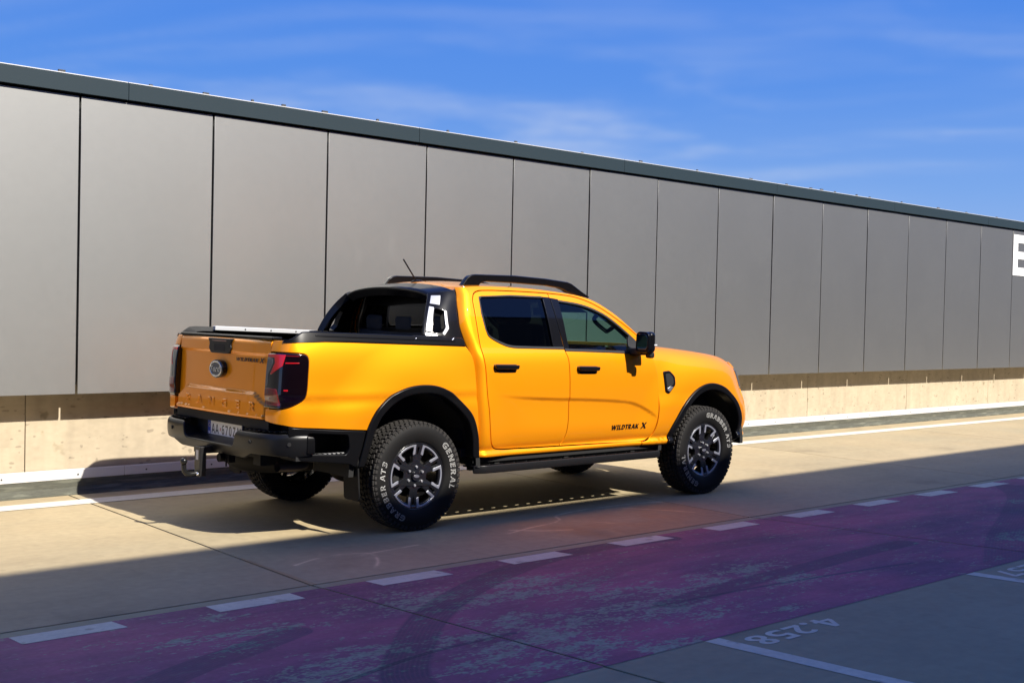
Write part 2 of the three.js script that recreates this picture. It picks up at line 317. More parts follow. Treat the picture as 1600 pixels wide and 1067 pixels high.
// purple lane, worn through to the concrete in patches, with rubber marks
const LX0 = -4.8, LX1 = 7.6, LZ0 = 2.09, LZ1 = 4.35;
const wear = [[-1.32, 2.70, .42], [-1.11, 2.98, .30], [-.88, 2.95, .34], [-.51, 2.77, .36], [-.50, 3.04, .30], [-1.21, 3.46, .34], [-1.38, 3.80, .36], [-1.31, 4.03, .30], [-1.81, 3.95, .26], [-1.68, 4.18, .26], [-.35, 3.34, .34], [-.56, 3.70, .32], [-.73, 3.58, .30], [-2.33, 3.54, .36], [-2.13, 3.51, .26], [-2.50, 3.66, .34], [-1.69, 3.58, .24], [-1.47, 2.87, .26], [-2.31, 2.36, .16], [-2.26, 2.80, .22], [-2.68, 2.73, .20], [-2.52, 3.00, .14], [.69, 3.35, .34], [.72, 3.76, .26], [-.41, 3.80, .28], [-.37, 3.98, .24], [-1.06, 4.32, .22], [.04, 4.2, .14], [-.95, 3.75, .30], [-.1, 3.5, .25], [.3, 3.45, .25], [3.2, 3.9, .3], [5.2, 3.0, .25], [-3.9, 3.4, .4]];
const skids = [{ p: smooth([[-2.32, 4.40], [-2.30, 3.99], [-1.88, 3.46], [-1.48, 3.07], [-1.07, 2.78], [-.52, 2.48], [.04, 2.27], [.65, 2.18], [1.28, 2.24]], 6), w: .12, a: .55 }, { p: smooth([[-.38, 3.72], [.53, 3.60], [1.08, 3.58], [1.83, 3.51], [2.36, 3.50]], 6), w: .10, a: .5 }, { p: smooth([[-.5, 3.70], [.31, 3.75], [1.27, 3.87], [1.68, 3.94]], 6), w: .018, a: .6 }, { p: smooth([[2.1, 4.36], [3.07, 3.89], [4.51, 3.30], [5.55, 2.83], [6.2, 2.4]], 6), w: .16, a: .4 }, { p: smooth([[-3.2, 3.38], [-2.85, 3.18], [-2.55, 3.06], [-2.2, 2.9]], 6), w: .11, a: .45 }, { p: smooth([[-2.56, 3.82], [-1.96, 3.66], [-1.42, 3.64]], 6), w: .018, a: .7 }, { p: smooth([[-4.6, 3.0], [-4.1, 3.5], [-3.7, 4.3]], 6), w: .03, a: .3 }, { p: smooth([[-.4, 3.0], [.3, 2.75], [1.2, 2.7], [2.6, 2.95]], 6), w: .14, a: .22 }];
function lanePx(x, z, c, s, marks) {
  const n1 = fbm(x * 1.3, z * 2.2, 4, s), n2 = fbm(x * 9, z * 26, 3, s + 3), n3 = fbm(x * 60, z * 60, 2, s + 6), n4 = fbm(x * 3.1, z * 14, 4, s + 9);
  let k = .74 + .5 * (n1 - .5) + .28 * (n4 - .5) + .22 * (n3 - .5);
  let pr = .33 * k * (1 + .7 * (n1 - .45)), pg = .105 * k, pb = .190 * k * (1 - .15 * (n1 - .5));
  let w = 0; if (marks) for (const [wx, wz, r] of wear) { const d = ((x - wx) / (r * 1.25)) ** 2 + ((z - wz) / (r * .55)) ** 2; if (d < 4) w = Math.max(w, Math.exp(-d * 1.1)); }
  const tex = .30 * fbm(x * 7, z * 16, 4, s + 40) + .34 * fbm(x * 24, z * 48, 4, s + 50) + .36 * fbm(x * 60, z * 95, 3, s + 60);
  const worn = clamp(sstep(.0, .05, w * .44 + (tex - .5) * 2.2 - .33 + .05 * (n2 - .5))) * .95 + .35 * sstep(.70, .78, n2 + .2 * (n3 - .5)) * .5;
  const cc = .80 + .5 * (n3 - .5) + .25 * (n1 - .5);
  let r = lerp(pr, concreteBase[0] * .74 * cc, clamp(worn)), g = lerp(pg, concreteBase[1] * .98 * cc, clamp(worn)), b = lerp(pb, concreteBase[2] * 1.22 * cc, clamp(worn));
  if (marks) for (const m of skids) { const d = distPoly(x, z, m.p); if (d < m.w) { const rib = .6 + .4 * sstep(.3, .5, Math.abs(Math.sin(d * 150))), e = sstep(m.w, m.w * .82, d), a = clamp(m.a * 1.5 * e * rib * (.55 + .8 * n4)); r *= 1 - .72 * a; g *= 1 - .45 * a; b *= 1 - .42 * a; } }
  c[0] = toS(r); c[1] = toS(g); c[2] = toS(b);
}
const laneTex = dataTex(2048, 400, (i, j, c) => lanePx(lerp(LX0, LX1, (i + .5) / 2048), lerp(LZ0, LZ1, (j + .5) / 400), c, 3, true), true, false);
const laneTex2 = dataTex(1024, 256, (i, j, c) => lanePx(lerp(0, 8.4, (i + .5) / 1024) + 40, lerp(LZ0, LZ1, (j + .5) / 256), c, 77, false));
const laneBump = dataTex(1024, 256, (i, j, c) => { c[0] = c[1] = c[2] = 255 * (.6 * tfbm(i / 1024, j / 256, 64, 3, 2) + .4 * tfbm(i / 1024, j / 256, 16, 2, 4)); }, false);
const mLane = new THREE.MeshStandardMaterial({ map: laneTex, roughness: .78, bumpMap: laneBump, bumpScale: .003 }), mLane2 = new THREE.MeshStandardMaterial({ map: laneTex2, roughness: .78, bumpMap: laneBump, bumpScale: .003 });
const lane = onSlope(group('painted_lane'), 0); lane.userData = { kind: 'structure', label: 'worn purple painted lane with dashed white edge' };
function sheet(x0, x1, z0, z1, y = .0016) { const g = new THREE.PlaneGeometry(x1 - x0, z1 - z0, 1, 1).rotateX(-Math.PI / 2); return g.translate((x0 + x1) / 2, y, (z0 + z1) / 2); }
for (let k = 0; k < XJ.length - 1; k++) {
  const a = XJ[k] - .022 * GUT + .007, b = XJ[k + 1] - .022 * GUT - .007;
  const cuts = [a]; for (const q of [LX0, LX1]) if (q > a && q < b) cuts.push(q); cuts.push(b);
  for (let q = 0; q < cuts.length - 1; q++) {
    const x0 = cuts[q], x1 = cuts[q + 1], inside = (x0 + x1) / 2 > LX0 && (x0 + x1) / 2 < LX1, g = sheet(x0, x1, LZ0 - GUT, LZ1 - GUT), p = g.attributes.position, uv = g.attributes.uv;
    for (let i = 0; i < p.count; i++) uv.setXY(i, inside ? (p.getX(i) - LX0) / (LX1 - LX0) : p.getX(i) / 8.4, (p.getZ(i) + GUT - LZ0) / (LZ1 - LZ0));
    mesh('purple_paint', g, inside ? mLane : mLane2, lane);
  }
}
const whiteTex = dataTex(512, 512, (i, j, c) => { const u = i / 512, v = j / 512, n = tfbm(u, v, 6, 5, 3), f = tfbm(u, v, 60, 3, 8), k = .86 + .24 * (n - .5) + .2 * (f - .5), hole = sstep(.70, .74, tfbm(u, v, 9, 6, 44)) * .55; c[0] = toS(.70 * k * (1 - hole * .5)); c[1] = toS(.66 * k * (1 - hole * .55)); c[2] = toS(.52 * k * (1 - hole * .6)); });
const mWhite = new THREE.MeshStandardMaterial({ map: whiteTex, roughness: .75, bumpMap: laneBump, bumpScale: .002 });
const metreUV = (g, s = 1, ox = 0, oz = 0) => { const p = g.attributes.position, uv = g.attributes.uv; for (let i = 0; i < p.count; i++) uv.setXY(i, p.getX(i) * s + ox, p.getZ(i) * s + oz); return g; };
for (let k = -12; k < 33; k++) {
  const x = -3.27 + 1.02 * k, r = rng(k + 400); // each dash with slightly uneven corners
  const j = () => (r() - .5) * .016, pts = [[x + j(), -(2.10 - GUT) + j() * .4], [x + .51 + j(), -(2.10 - GUT) + j() * .4], [x + .51 + j(), -(2.275 - GUT) + j() * .4], [x + j(), -(2.275 - GUT) + j() * .4]].reverse();
  const g = extrude(pts, .0012, 0).rotateX(-Math.PI / 2).translate(0, .0022, 0);
  mesh('lane_dash', metreUV(g, .7, r(), r()), mWhite, lane);
}
const mBay = mWhite;
const edgeTex = dataTex(512, 512, (i, j, c) => { const u = i / 512, v = j / 512, k = .94 + .16 * (tfbm(u, v, 6, 5, 3) - .5) + .14 * (tfbm(u, v, 60, 3, 8) - .5); c[0] = toS(.70 * k); c[1] = toS(.655 * k); c[2] = toS(.55 * k); });
function marking(name, g, label, slope = true) { const m = mesh(name, g, mBay); if (slope) onSlope(m, 0); m.userData = { kind: 'structure', label }; return m; }
[-3.30, -.87, 1.57, 4.01, 6.45, 8.89].forEach((x, i) => marking('bay_line', metreUV(sheet(x, x + .10, 4.36 - GUT, 9.3 - GUT, .0020), .7, i * .3, i * .7), ['white bay line at the far left beyond the purple lane', 'white bay line beginning beside the painted number 4.258', 'white bay line beginning beside the painted number 4.257', 'white bay line fourth from the left', 'white bay line fifth from the left', 'white bay line at the far right'][i]));
for (const [str, x] of [['4.258', -.375], ['4.257', 2.065]]) {
  const g = text(str, .155, .0006, { stretch: 1.22 }).rotateX(Math.PI / 2); // lies on the deck, its tops towards the bays
  g.rotateX(0).applyMatrix4(new THREE.Matrix4().makeRotationY(0));
  const p = g.attributes.position, n = g.attributes.normal; for (let i = 0; i < p.count; i++) { p.setX(i, -p.getX(i)); n.setX(i, -n.getX(i)); }
  for (const a of [p, n]) for (let i = 0; i < a.count; i += 3) for (let c = 0; c < 3; c++) { const t = a.array[(i + 1) * 3 + c]; a.array[(i + 1) * 3 + c] = a.array[(i + 2) * 3 + c]; a.array[(i + 2) * 3 + c] = t; }
  g.translate(x, .0016, 4.44 - GUT);
  marking('bay_number', metreUV(g, .7, x, 0), `white bay number ${str} painted on the deck`);
}

// ------------------------------------------------------------------ the clad wall, with its upstand and cap (its line is turned a little from the truck's)
const wall = group('clad_wall', 'long wall of grey metal panels on a concrete base with dark cap', 'wall');
wall.rotation.y = YAW;
const panelBrush = dataTex(1024, 1024, (i, j, c) => { const u = i / 1024, v = j / 1024, a = tfbm(u, v, 3, 5, 12), b = tfbm(u, v, 40, 3, 15), st = tfbm(u, v, 14, 2, 3) * .3; const k = .97 + .022 * (a - .5) + .02 * (b - .5); const run = sstep(.66, .80, tfbm(u, v * .25, 12, 4, 60)) * sstep(.4, .7, tfbm(u, v, 7, 4, 61)); c[0] = 255 * clamp(k * (1 + .05 * run)); c[1] = 255 * clamp(k * (1 + .05 * run)); c[2] = 255 * clamp(k * (1 + .05 * run)); }, false);
panelBrush.colorSpace = THREE.NoColorSpace;
const panelRough = dataTex(1024, 1024, (i, j, c) => { const u = i / 1024, v = j / 1024, n = tfbm(u, v, 4, 5, 92), f = tfbm(u, v, 80, 2, 95), run = sstep(.62, .82, tfbm(u, v * .25, 10, 4, 60)) * sstep(.35, .7, tfbm(u, v, 7, 4, 61)); const k = .86 + .030 * (n - .5) + .03 * (f - .5) + .05 * run; c[0] = c[1] = c[2] = 255 * clamp(k); }, false);
const mPanel = new THREE.MeshPhysicalMaterial({ color: col(.350, .352, .340), metalness: 1, roughness: .615, map: panelBrush, roughnessMap: panelRough });
const PZ = -1.87, PB = .862, PT = 3.315, panelW = 1.2045;
const panelGeo = (() => { // a cassette: flat face, rounded folded edges, returns 35 mm deep
  const g = panel((u, v) => V(u, v, 0), [[.0095, PB], [panelW - .0095, PB], [panelW - .0095, PT], [.0095, PT]], [], { edge: .0018, depth: .03, L: .6 }); return g;
})();
const dents = rng(88), sealGeo = box(-.04, .04, .938, PT - .002, -.045, -.032), mSeal = std([.012, .012, .012], { roughness: .9 });
for (let k = -20; k < 28; k++) {
  const g = panelGeo.clone(), uv = g.attributes.uv, ox = dents(), oy = dents(); for (let i = 0; i < uv.count; i++) uv.setXY(i, uv.getX(i) / 2.5 + ox, uv.getY(i) / 2.5 + oy);
  const m = mesh('cladding_panel', g, mPanel, wall); m.position.set(-1.418 + panelW * k, 0, PZ + (dents() - .5) * .002);
  mesh('gap_seal', sealGeo, mSeal, m);
  m.rotation.y = (dents() - .5) * .0035; m.rotation.x = (dents() - .5) * .002;
}
const mCap = phys([.022, .037, .046], { roughness: .5, specularIntensity: .5 });
const capGeo = extrude([[-1.835, 3.335], [-1.835, 3.472], [-1.845, 3.478], [-2.42, 3.49], [-2.42, 3.335]].map(p => [-p[0], p[1]]), 3.088, .002).rotateY(Math.PI / 2);
capGeo.computeBoundingBox(); capGeo.translate(-capGeo.boundingBox.min.x, 0, 0).scale(.9975, 1, 1);
const clip = (x, w, h) => rbox(x - w, x + w, 3.4855, 3.4855 + h, -1.885, -1.865, .003, 2);
const mFix = std([.05, .05, .05], { roughness: .7 }), mAlu = std([.76, .76, .75], { metalness: .35, roughness: .45 });
for (let k = -8; k < 12; k++) {
  const x = -1.02 + 3.088 * k, c = mesh('wall_cap', capGeo, mCap, wall); c.position.x = x + .0015;
  const r = rng(k + 90); mesh('top_flashing', box(x + .002, x + 3.084, 3.479, 3.485, -1.90, -1.842), mAlu, c).position.x = -c.position.x;
  for (let q = 0; q < (k % 3 ? 3 : 6); q++) mesh('fixing_clip', clip(x + .2 + (q * (k % 3 ? 1.03 : .42)) + r() * .3, .012 + r() * .022, .012 + r() * .012), mFix, c).position.x = -c.position.x;
}
const concreteWall = dataTex(1024, 512, (i, j, c) => {
  const u = i / 1024, v = j / 512, n = tfbm(u, v, 5, 5, 7), f = tfbm(u, v, 70, 3, 17), run = tfbm(u, v * .12, 44, 3, 27), bl = sstep(.66, .8, tfbm(u, v * .5, 30, 4, 37)) * sstep(.45, .7, tfbm(u, v, 5, 3, 41)), hole = sstep(.80, .84, tfbm(u, v, 60, 2, 47));
  const k = .86 + .22 * (n - .5) + .14 * (f - .5) + .20 * (run - .5) - .30 * bl - .28 * hole; c[0] = toS(.53 * k); c[1] = toS(.445 * k); c[2] = toS(.31 * k * (1 - .08 * bl));
});
const mConc = new THREE.MeshStandardMaterial({ map: concreteWall, roughness: .85 });
for (let k = -8; k < 15; k++) { // cast bays 2.82 m wide with a fine joint between
  const x = -1.74 + 2.82 * k, g = rbox(x + .003, x + 2.817, -.2, 3.33, -2.42, -2.12, .006, 2), p = g.attributes.position, uv = g.attributes.uv;
  for (let i = 0; i < p.count; i++) uv.setXY(i, (p.getX(i)) / 4 + k * .37, p.getY(i) / 2 + k * .21);
  mesh('concrete_bay', g, mConc, wall);
}
mesh('bay_backing', box(-24, 38, -.2, 3.32, -2.40, -2.14), std([.04, .04, .04]), wall);
// bracket rails that carry the panels
for (const y of [1.25, 2.1, 2.95]) mesh('support_rail', box(-24, 32, y, y + .05, -2.12, -1.91), std([.25, .25, .26], { metalness: .6, roughness: .5 }), wall);
const upTex = dataTex(1024, 128, (i, j, c) => { const u = i / 1024, v = j / 128, n = tfbm(u, v, 8, 5, 3), f = tfbm(u, v, 128, 2, 13), dirt = sstep(.5, .75, tfbm(u, v, 20, 4, 23)); const k = .75 + .5 * (n - .5) + .4 * (f - .5) + .5 * dirt; c[0] = toS(.105 * k); c[1] = toS(.106 * k); c[2] = toS(.078 * k); });
const up = extrude([[2.03, -.05], [2.025, .004], [2.05, .018], [2.078, .06], [2.085, .14], [2.14, .14], [2.14, -.05]].map(p => [p[0], p[1]]), 62, .001).rotateY(Math.PI / 2); up.computeBoundingBox(); up.translate(-24 - up.boundingBox.min.x, 0, 0);
{ const p = up.attributes.position, uv = up.attributes.uv; for (let i = 0; i < p.count; i++) uv.setXY(i, p.getX(i) / 4, p.getY(i) * 4 + p.getZ(i)); }
mesh('bitumen_upstand', up, new THREE.MeshStandardMaterial({ map: upTex, roughness: .8 }), wall);
for (let k = -9; k < 13; k++) { // aluminium clamping strip with a screw every 0.6 m
  const x = -.9 + 2.5 * k, s = mesh('clamping_strip', merge([rbox(x + .002, x + 2.498, .128, .206, -2.10, -2.078, .003, 2), box(x + .002, x + 2.498, .2065, .212, -2.10, -2.083)]), mAlu, wall);
  if (x > -4 && x < 12) for (let q = 0; q < 4; q++) mesh('screw', new THREE.CylinderGeometry(.007, .007, .006, 8).rotateX(Math.PI / 2).translate(x + .2 + q * .63, .165, -2.076), mFix, s);
}
{ // white letter on the panels at the right
  const E = mesh('letter', extrude([[0, 0], [.62, 0], [.62, .145], [.185, .145], [.185, .295], [.58, .295], [.58, .43], [.185, .43], [.185, .585], [.62, .585], [.62, .73], [0, .73]], .006, 0), std([.82, .82, .80], { roughness: .5 }));
  E.userData = { label: 'large white capital letter mounted on the grey wall panels', category: 'letter' };
  const p = V(15.445, 2.51, PZ + .004).applyAxisAngle(V(0, 1, 0), YAW); E.position.copy(p); E.rotation.y = YAW;
}
{ // white edge line along the foot of the wall
  const g = sheet(-24, 38, 0, .235, .004); metreUV(g, .7); const m = mesh('edge_line', g, new THREE.MeshStandardMaterial({ map: edgeTex, roughness: .75 })); m.position.z = -1.735; m.rotation.y = YAW * .35; m.userData = { kind: 'structure', label: 'long white line painted along the foot of the wall' };
}
// ------------------------------------------------------------------ building behind the camera whose roof edge shades the near half of the deck
{
  const b = group('parking_building', 'tall grey clad building behind the bays, shading the deck', 'building'); b.rotation.y = YAW * 1.25;
  const bz = 10.4, top = (bz - .665) / 1.05;
  mesh('wall', box(-45, 60, -.4, top - .3, bz + .06, bz + 8), std([.10, .10, .10], { roughness: .8 }), b);
  mesh('roof_edge', rbox(-45, 60, top - .3, top, bz - .0, bz + 8.1, .01), mCap, b);
  const pg = rbox(0, 2.98, .35, 4.0, 0, .05, .006, 1), pg2 = rbox(0, 2.98, 4.02, top - .32, 0, .05, .006, 1), mB = std([.11, .11, .11], { roughness: .6, metalness: .2 });
  for (let k = -15; k < 19; k++) for (const g of [pg, pg2]) { const m = mesh('cladding_panel', g, mB, b); m.position.set(k * 3, 0, bz + .01); }
}

// ------------------------------------------------------------------ the pickup truck: rear axle at x = 0, nose towards +x, right side towards +z
const truck = group('pickup_truck', 'orange double cab pickup truck with black trim, parked beside the wall', 'pickup truck');
const mPaint = phys([.92, .318, .002], { roughness: .47, metalness: .46, specularIntensity: .25, clearcoat: .9, clearcoatRoughness: .015 });
const mBlack = phys([.004, .004, .0045], { roughness: .3, specularIntensity: .25, clearcoat: .7, clearcoatRoughness: .05 });
const mMatt = std([.006, .006, .0065], { roughness: .62 });
const mTrim = phys([.0045, .0045, .005], { roughness: .32, specularIntensity: .35 });
const mTrimGrey = phys([.011, .011, .0115], { roughness: .36, specularIntensity: .6 });
const mDark = std([.010, .010, .010], { roughness: .8 });
const mInner = std([.016, .016, .017], { roughness: .8 });
const mRubber = phys([.0070, .0066, .0062], { roughness: .66, specularIntensity: .5 });
const mTread = std([.022, .0195, .017], { roughness: .85 });
const mSatin = phys([.72, .73, .74], { metalness: .9, roughness: .28 });
const mChrome = phys([.80, .81, .82], { metalness: 1, roughness: .12 });
const mSteel = std([.035, .033, .032], { metalness: .5, roughness: .6 });
const mGlass = phys([.50, .72, .64], { transmission: 1, thickness: 0, roughness: 0, ior: 1.5 });
const mPrivacy = phys([.036, .040, .036], { transmission: 1, thickness: 0, roughness: 0, ior: 1.5 });

// plan of the right side, from the tailgate gap round the corner to the middle of the nose
const plan = [[-1.105, .692], [-1.10, .765], [-1.078, .832], [-1.02, .880], [-.92, .904], [-.75, .915], [-.5, .92], [0, .92], [1, .92], [2, .92], [3, .92], [3.5, .92], [3.7, .905], [3.85, .865], [3.95, .80], [4.03, .68], [4.09, .48], [4.12, .25], [4.13, 0]];
const pu = [0]; for (let i = 1; i < plan.length; i++) pu.push(pu[i - 1] + Math.hypot(plan[i][0] - plan[i - 1][0], plan[i][1] - plan[i - 1][1]));
const u00 = pu[plan.findIndex(p => p[0] === 0)]; for (let i = 0; i < pu.length; i++) pu[i] -= u00;
const planX = cub(pu, plan.map(p => p[0])), planZ = cub(pu, plan.map(p => p[1]));
const U0 = pu[0], UEND = pu[pu.length - 1];
const U = x => { let a = U0, b = UEND; for (let i = 0; i < 50; i++) { const m = (a + b) / 2; planX(m) < x ? a = m : b = m; } return (a + b) / 2; };
const secBody = cub([.44, .475, .492, .510, .528, .540, .552, .575, .61, .66, .75, .84, .92, 1.05, 1.18, 1.28, 1.34, 1.40, 1.55, 1.70, 1.78, 1.83], [.83, .875, .900, .910, .903, .892, .889, .899, .911, .920, .927, .931, .933, .933, .926, .906, .882, .862, .815, .758, .717, .675].map(z => z - .92));
const secBed = cub([.40, .60, .80, .92, .985, 1.0, 1.05, 1.18, 1.28, 1.34, 1.40, 1.46], [.90, .918, .926, .9295, .928, .931, .932, .929, .920, .908, .890, .868].map(z => z - .92));
const crest = cub([2.4, 2.75, 3.145, 3.465, 3.70, 3.82], [1.358, 1.338, 1.306, 1.275, 1.246, 1.226]);
const secFend = cub([-.02, 0, .02, .05, .10, .18, .30, .45], [-.15, -.112, -.085, -.058, -.032, -.012, 0, .002]);
const noseShift = cub([.40, .60, .71, .80, .99, 1.11, 1.185, 1.25], [.01, .04, .04, .02, -.03, -.045, -.06, -.09]);
const cabEdge = cub([.50, .715, .964, 1.205, 1.283, 1.353, 1.43, 1.512, 1.646, 1.765, 1.80], [.583, .582, .573, .562, .547, .526, .506, .494, .508, .533, .533]);
const creaseY = cub([.746, .985, 1.22, 1.474, 1.75, 1.95, 2.142, 2.264, 2.402, 2.534, 2.60], [.990, .964, .948, .936, .924, .912, .898, .884, .847, .785, .745]);
const crease = (u, y) => { const t = creaseY(u) - y; return -.0125 * sstep(.72, 1.25, u) * sstep(2.63, 2.50, u) * sstep(0, .034, t) * (1 - sstep(.04, .32, t)); };
const wheelBulge = (u, y) => .030 * sstep(.98, .64, Math.hypot(u, y - .42)) + .030 * sstep(.98, .62, Math.hypot(u - 3.25, y - .40));
function sideMap(kind, off = 0) {
  return (u, y) => {
    const h = 1e-3, tx = planX(u + h) - planX(u - h), tz = planZ(u + h) - planZ(u - h), l = Math.hypot(tx, tz), nx = -tz / l, nz = tx / l;
    let d = off + wheelBulge(u, y);
    if (kind === 'bed') d += secBed(y);
    else if (kind === 'fender') d += lerp(secFend(crest(Math.min(planX(u), 3.8)) - y), secBody(Math.min(y, 1.1)), sstep(.95, .80, y));
    else { d += secBody(y) + (kind === 'cab' ? crease(u, y) - .055 * clamp(1 - (u - cabEdge(y)) / .085) ** 2.2 : 0); }
    if (kind !== 'bed') d -= .02 * sstep(1.6, 2.7, u) * sstep(1.10, 1.42, y);
    let x = planX(u) + nx * d;
    x += .045 * (y - 1.1) * sstep(-.7, -1.0, u);
    if (u > 3.2) x += noseShift(y) * sstep(3.25, 3.9, u);
    return V(x, y, planZ(u) + nz * d);
  };
}
const both = (name, geo, mat, parent, label) => { const r = mesh(name, geo, mat, parent), l = mesh(name, mirrorZ(geo), mat, parent); if (label) { r.userData.label = label; } return [r, l]; };
const shrink = (p, d = .003) => { const q = area(p) > 0 ? p : [...p].reverse(); return offsetLoop(q, d); };

// --- outlines on the side (u along, y up), taken where the panel gaps stand
const BC = [[1.464, 1.781], [1.467, 1.732], [1.488, 1.511], [1.510, 1.324], [1.531, 1.251], [1.537, 1.148], [1.541, .938], [1.543, .833], [1.538, .720], [1.511, .597], [1.472, .538]];
const roofCh = [[.533, 1.800], [.74, 1.817], [1.1, 1.819], [1.5, 1.802], [1.93, 1.747], [2.19, 1.632], [2.42, 1.472], [2.62, 1.325]];
const rTop = [[1.464, 1.781], [1.261, 1.786], [1.014, 1.788], [.801, 1.785], [.720, 1.778], [.668, 1.758], [.640, 1.711], [.632, 1.622], [.626, 1.489], [.626, 1.346], [.633, 1.282], [.645, 1.160], [.656, .964], [.671, .864], [.693, .660], [.715, .595], [.757, .560], [.82, .548], [.98, .544], [1.472, .538]];
const fTop = [[1.464, 1.781], [1.60, 1.774], [1.769, 1.757], [1.949, 1.710], [2.099, 1.645], [2.247, 1.562], [2.418, 1.455], [2.505, 1.375], [2.548, 1.290], [2.578, 1.220], [2.598, 1.150], [2.613, 1.071], [2.617, .922], [2.612, .742], [2.582, .625], [2.54, .558], [2.47, .530], [1.957, .533], [1.472, .538]];
const bcS = smooth(BC, 5), rS = smooth(rTop, 5), fS = smooth(fTop, 5);
const rearDoorOut = join(rS, [...bcS].reverse()), frontDoorOut = join(fS, [...bcS].reverse());
const rWinHole = fillet(join([[.708, 1.727]], smooth([[.735, 1.738], [1.028, 1.750], [1.30, 1.748], [1.440, 1.743]], 4), smooth([[1.448, 1.732], [1.472, 1.511], [1.492, 1.338]], 4), smooth([[1.381, 1.341], [1.116, 1.345], [.930, 1.353], [.838, 1.377]], 4), smooth([[.722, 1.432], [.703, 1.50], [.695, 1.60]], 4)), .03);
const fWinHole = fillet(join(smooth([[1.500, 1.728], [1.657, 1.716], [1.798, 1.696], [1.937, 1.664], [2.063, 1.618], [2.166, 1.562], [2.286, 1.482], [2.400, 1.398]], 4), [[2.425, 1.372], [2.43, 1.30]], smooth([[2.251, 1.303], [1.545, 1.325]], 3)), .02);

// dark inner shell of the cab sides: shows in the gaps and, through the glass, as the pillar and door trim
const shellOut = join([[.60, .50], [.575, 1.36], [.55, 1.52], [.565, 1.76]], smooth(roofCh.slice(1).map(p => [p[0] + .0, p[1] - .015]), 4), [[2.62, 1.22], [2.66, 1.0], [2.60, .60], [2.5, .50]]);
const trimHoleR = shrink(rWinHole, -.0), trimHoleF = shrink(fWinHole, .004);
const rHole2 = rWinHole.map(p => [Math.min(p[0], 1.395), p[1]]), fHole2 = fWinHole.map(p => [Math.max(p[0], 1.55), p[1]]);
both('door_trim', panel(sideMap('cab', -.045), shellOut, [join(rHole2), join(fHole2)], { edge: .006, depth: .035, L: .07 }), mInner, truck);

// cab side: rocker, rear pillar, roof edge and windscreen pillar in one pressing
const cabRear = [[.583, .500], [.582, .715], [.573, .964], [.562, 1.205], [.547, 1.283], [.526, 1.353], [.506, 1.43], [.494, 1.512], [.508, 1.646], [.533, 1.765], [.533, 1.800]];
const cabOut = join([[2.435, .482], [.60, .498]], smooth(cabRear, 5), smooth(roofCh, 5), [[2.585, 1.318], [2.556, 1.290]], smooth([[2.505, 1.378], [2.418, 1.459], [2.247, 1.566], [2.099, 1.649], [1.949, 1.714], [1.769, 1.761], [1.60, 1.778], [1.464, 1.785]], 5), smooth([[1.464, 1.785], [1.261, 1.790], [1.014, 1.792], [.801, 1.789], [.717, 1.782], [.664, 1.760], [.636, 1.711], [.628, 1.622], [.622, 1.489], [.622, 1.346], [.629, 1.282], [.641, 1.160], [.652, .964], [.667, .864], [.689, .660], [.711, .593], [.755, .556], [.82, .544], [.98, .540], [1.472, .534], [1.957, .529], [2.435, .526]], 5));
both('cab_side', panel(sideMap('cab'), cabOut, [], { edge: .003, depth: .03, L: .025 }), mPaint, truck);
const doorO = { edge: .0035, depth: .03, L: .022 };
const rearDoors = both('rear_door', panel(sideMap('cab'), shrink(rearDoorOut), [rWinHole], doorO), mPaint, truck);
const frontDoors = both('front_door', panel(sideMap('cab'), shrink(frontDoorOut), [fWinHole], doorO), mPaint, truck);
const pane = (poly, off) => panel(sideMap('cab', off), poly, [], { edge: 0, flange: false, L: .08 });
const pair = (pp, name, geo, mat) => { mesh(name, geo, mat, pp[0]); mesh(name, mirrorZ(geo), mat, pp[1]); };
pair(rearDoors, 'window_pane', pane(shrink(rWinHole, -.006), -.012), mPrivacy);
pair(frontDoors, 'window_pane', pane(shrink(fWinHole, -.006), -.012), mGlass);
// black centre pillar covers, waist strips, mirror corner
const tOpt = { edge: .003, depth: .016, L: .05 };
pair(rearDoors, 'pillar_cover', panel(sideMap('cab', .0035), join([[1.384, 1.752], [1.4625, 1.748]], [[1.4855, 1.511], [1.505, 1.336]], [[1.390, 1.340], [1.388, 1.511]]), [], tOpt), mBlack);
pair(frontDoors, 'pillar_cover', panel(sideMap('cab', .0035), join([[1.4680, 1.746], [1.556, 1.736]], [[1.560, 1.511], [1.562, 1.318]], [[1.513, 1.322], [1.4905, 1.511]]), [], tOpt), mBlack);
pair(rearDoors, 'waist_strip', panel(sideMap('cab', .006), join(smooth([[.706, 1.470], [.722, 1.428], [.840, 1.366], [.930, 1.341], [1.116, 1.333], [1.504, 1.326]], 6), smooth([[1.504, 1.346], [1.116, 1.352], [.932, 1.360], [.846, 1.383], [.732, 1.437], [.714, 1.474]], 6)), [], tOpt), mMatt);
pair(frontDoors, 'waist_strip', panel(sideMap('cab', .006), join([[1.512, 1.312], [2.0, 1.298], [2.44, 1.281], [2.44, 1.304], [2.0, 1.319], [1.512, 1.333]]), [], tOpt), mMatt);
pair(frontDoors, 'mirror_corner', panel(sideMap('cab', .004), fillet([[2.285, 1.298], [2.30, 1.40], [2.335, 1.452], [2.428, 1.382], [2.436, 1.296]], .015), [], tOpt), mMatt);
pair(frontDoors, 'window_seal', panel(sideMap('cab', .003), join(smooth([[1.556, 1.730], [1.798, 1.703], [1.937, 1.671], [2.063, 1.625], [2.166, 1.569], [2.286, 1.489], [2.40, 1.405]], 5), smooth([[2.39, 1.393], [2.280, 1.470], [2.160, 1.550], [2.058, 1.607], [1.932, 1.654], [1.798, 1.686], [1.556, 1.714]], 5)), [], { edge: .002, depth: .012, L: .06 }), mMatt);
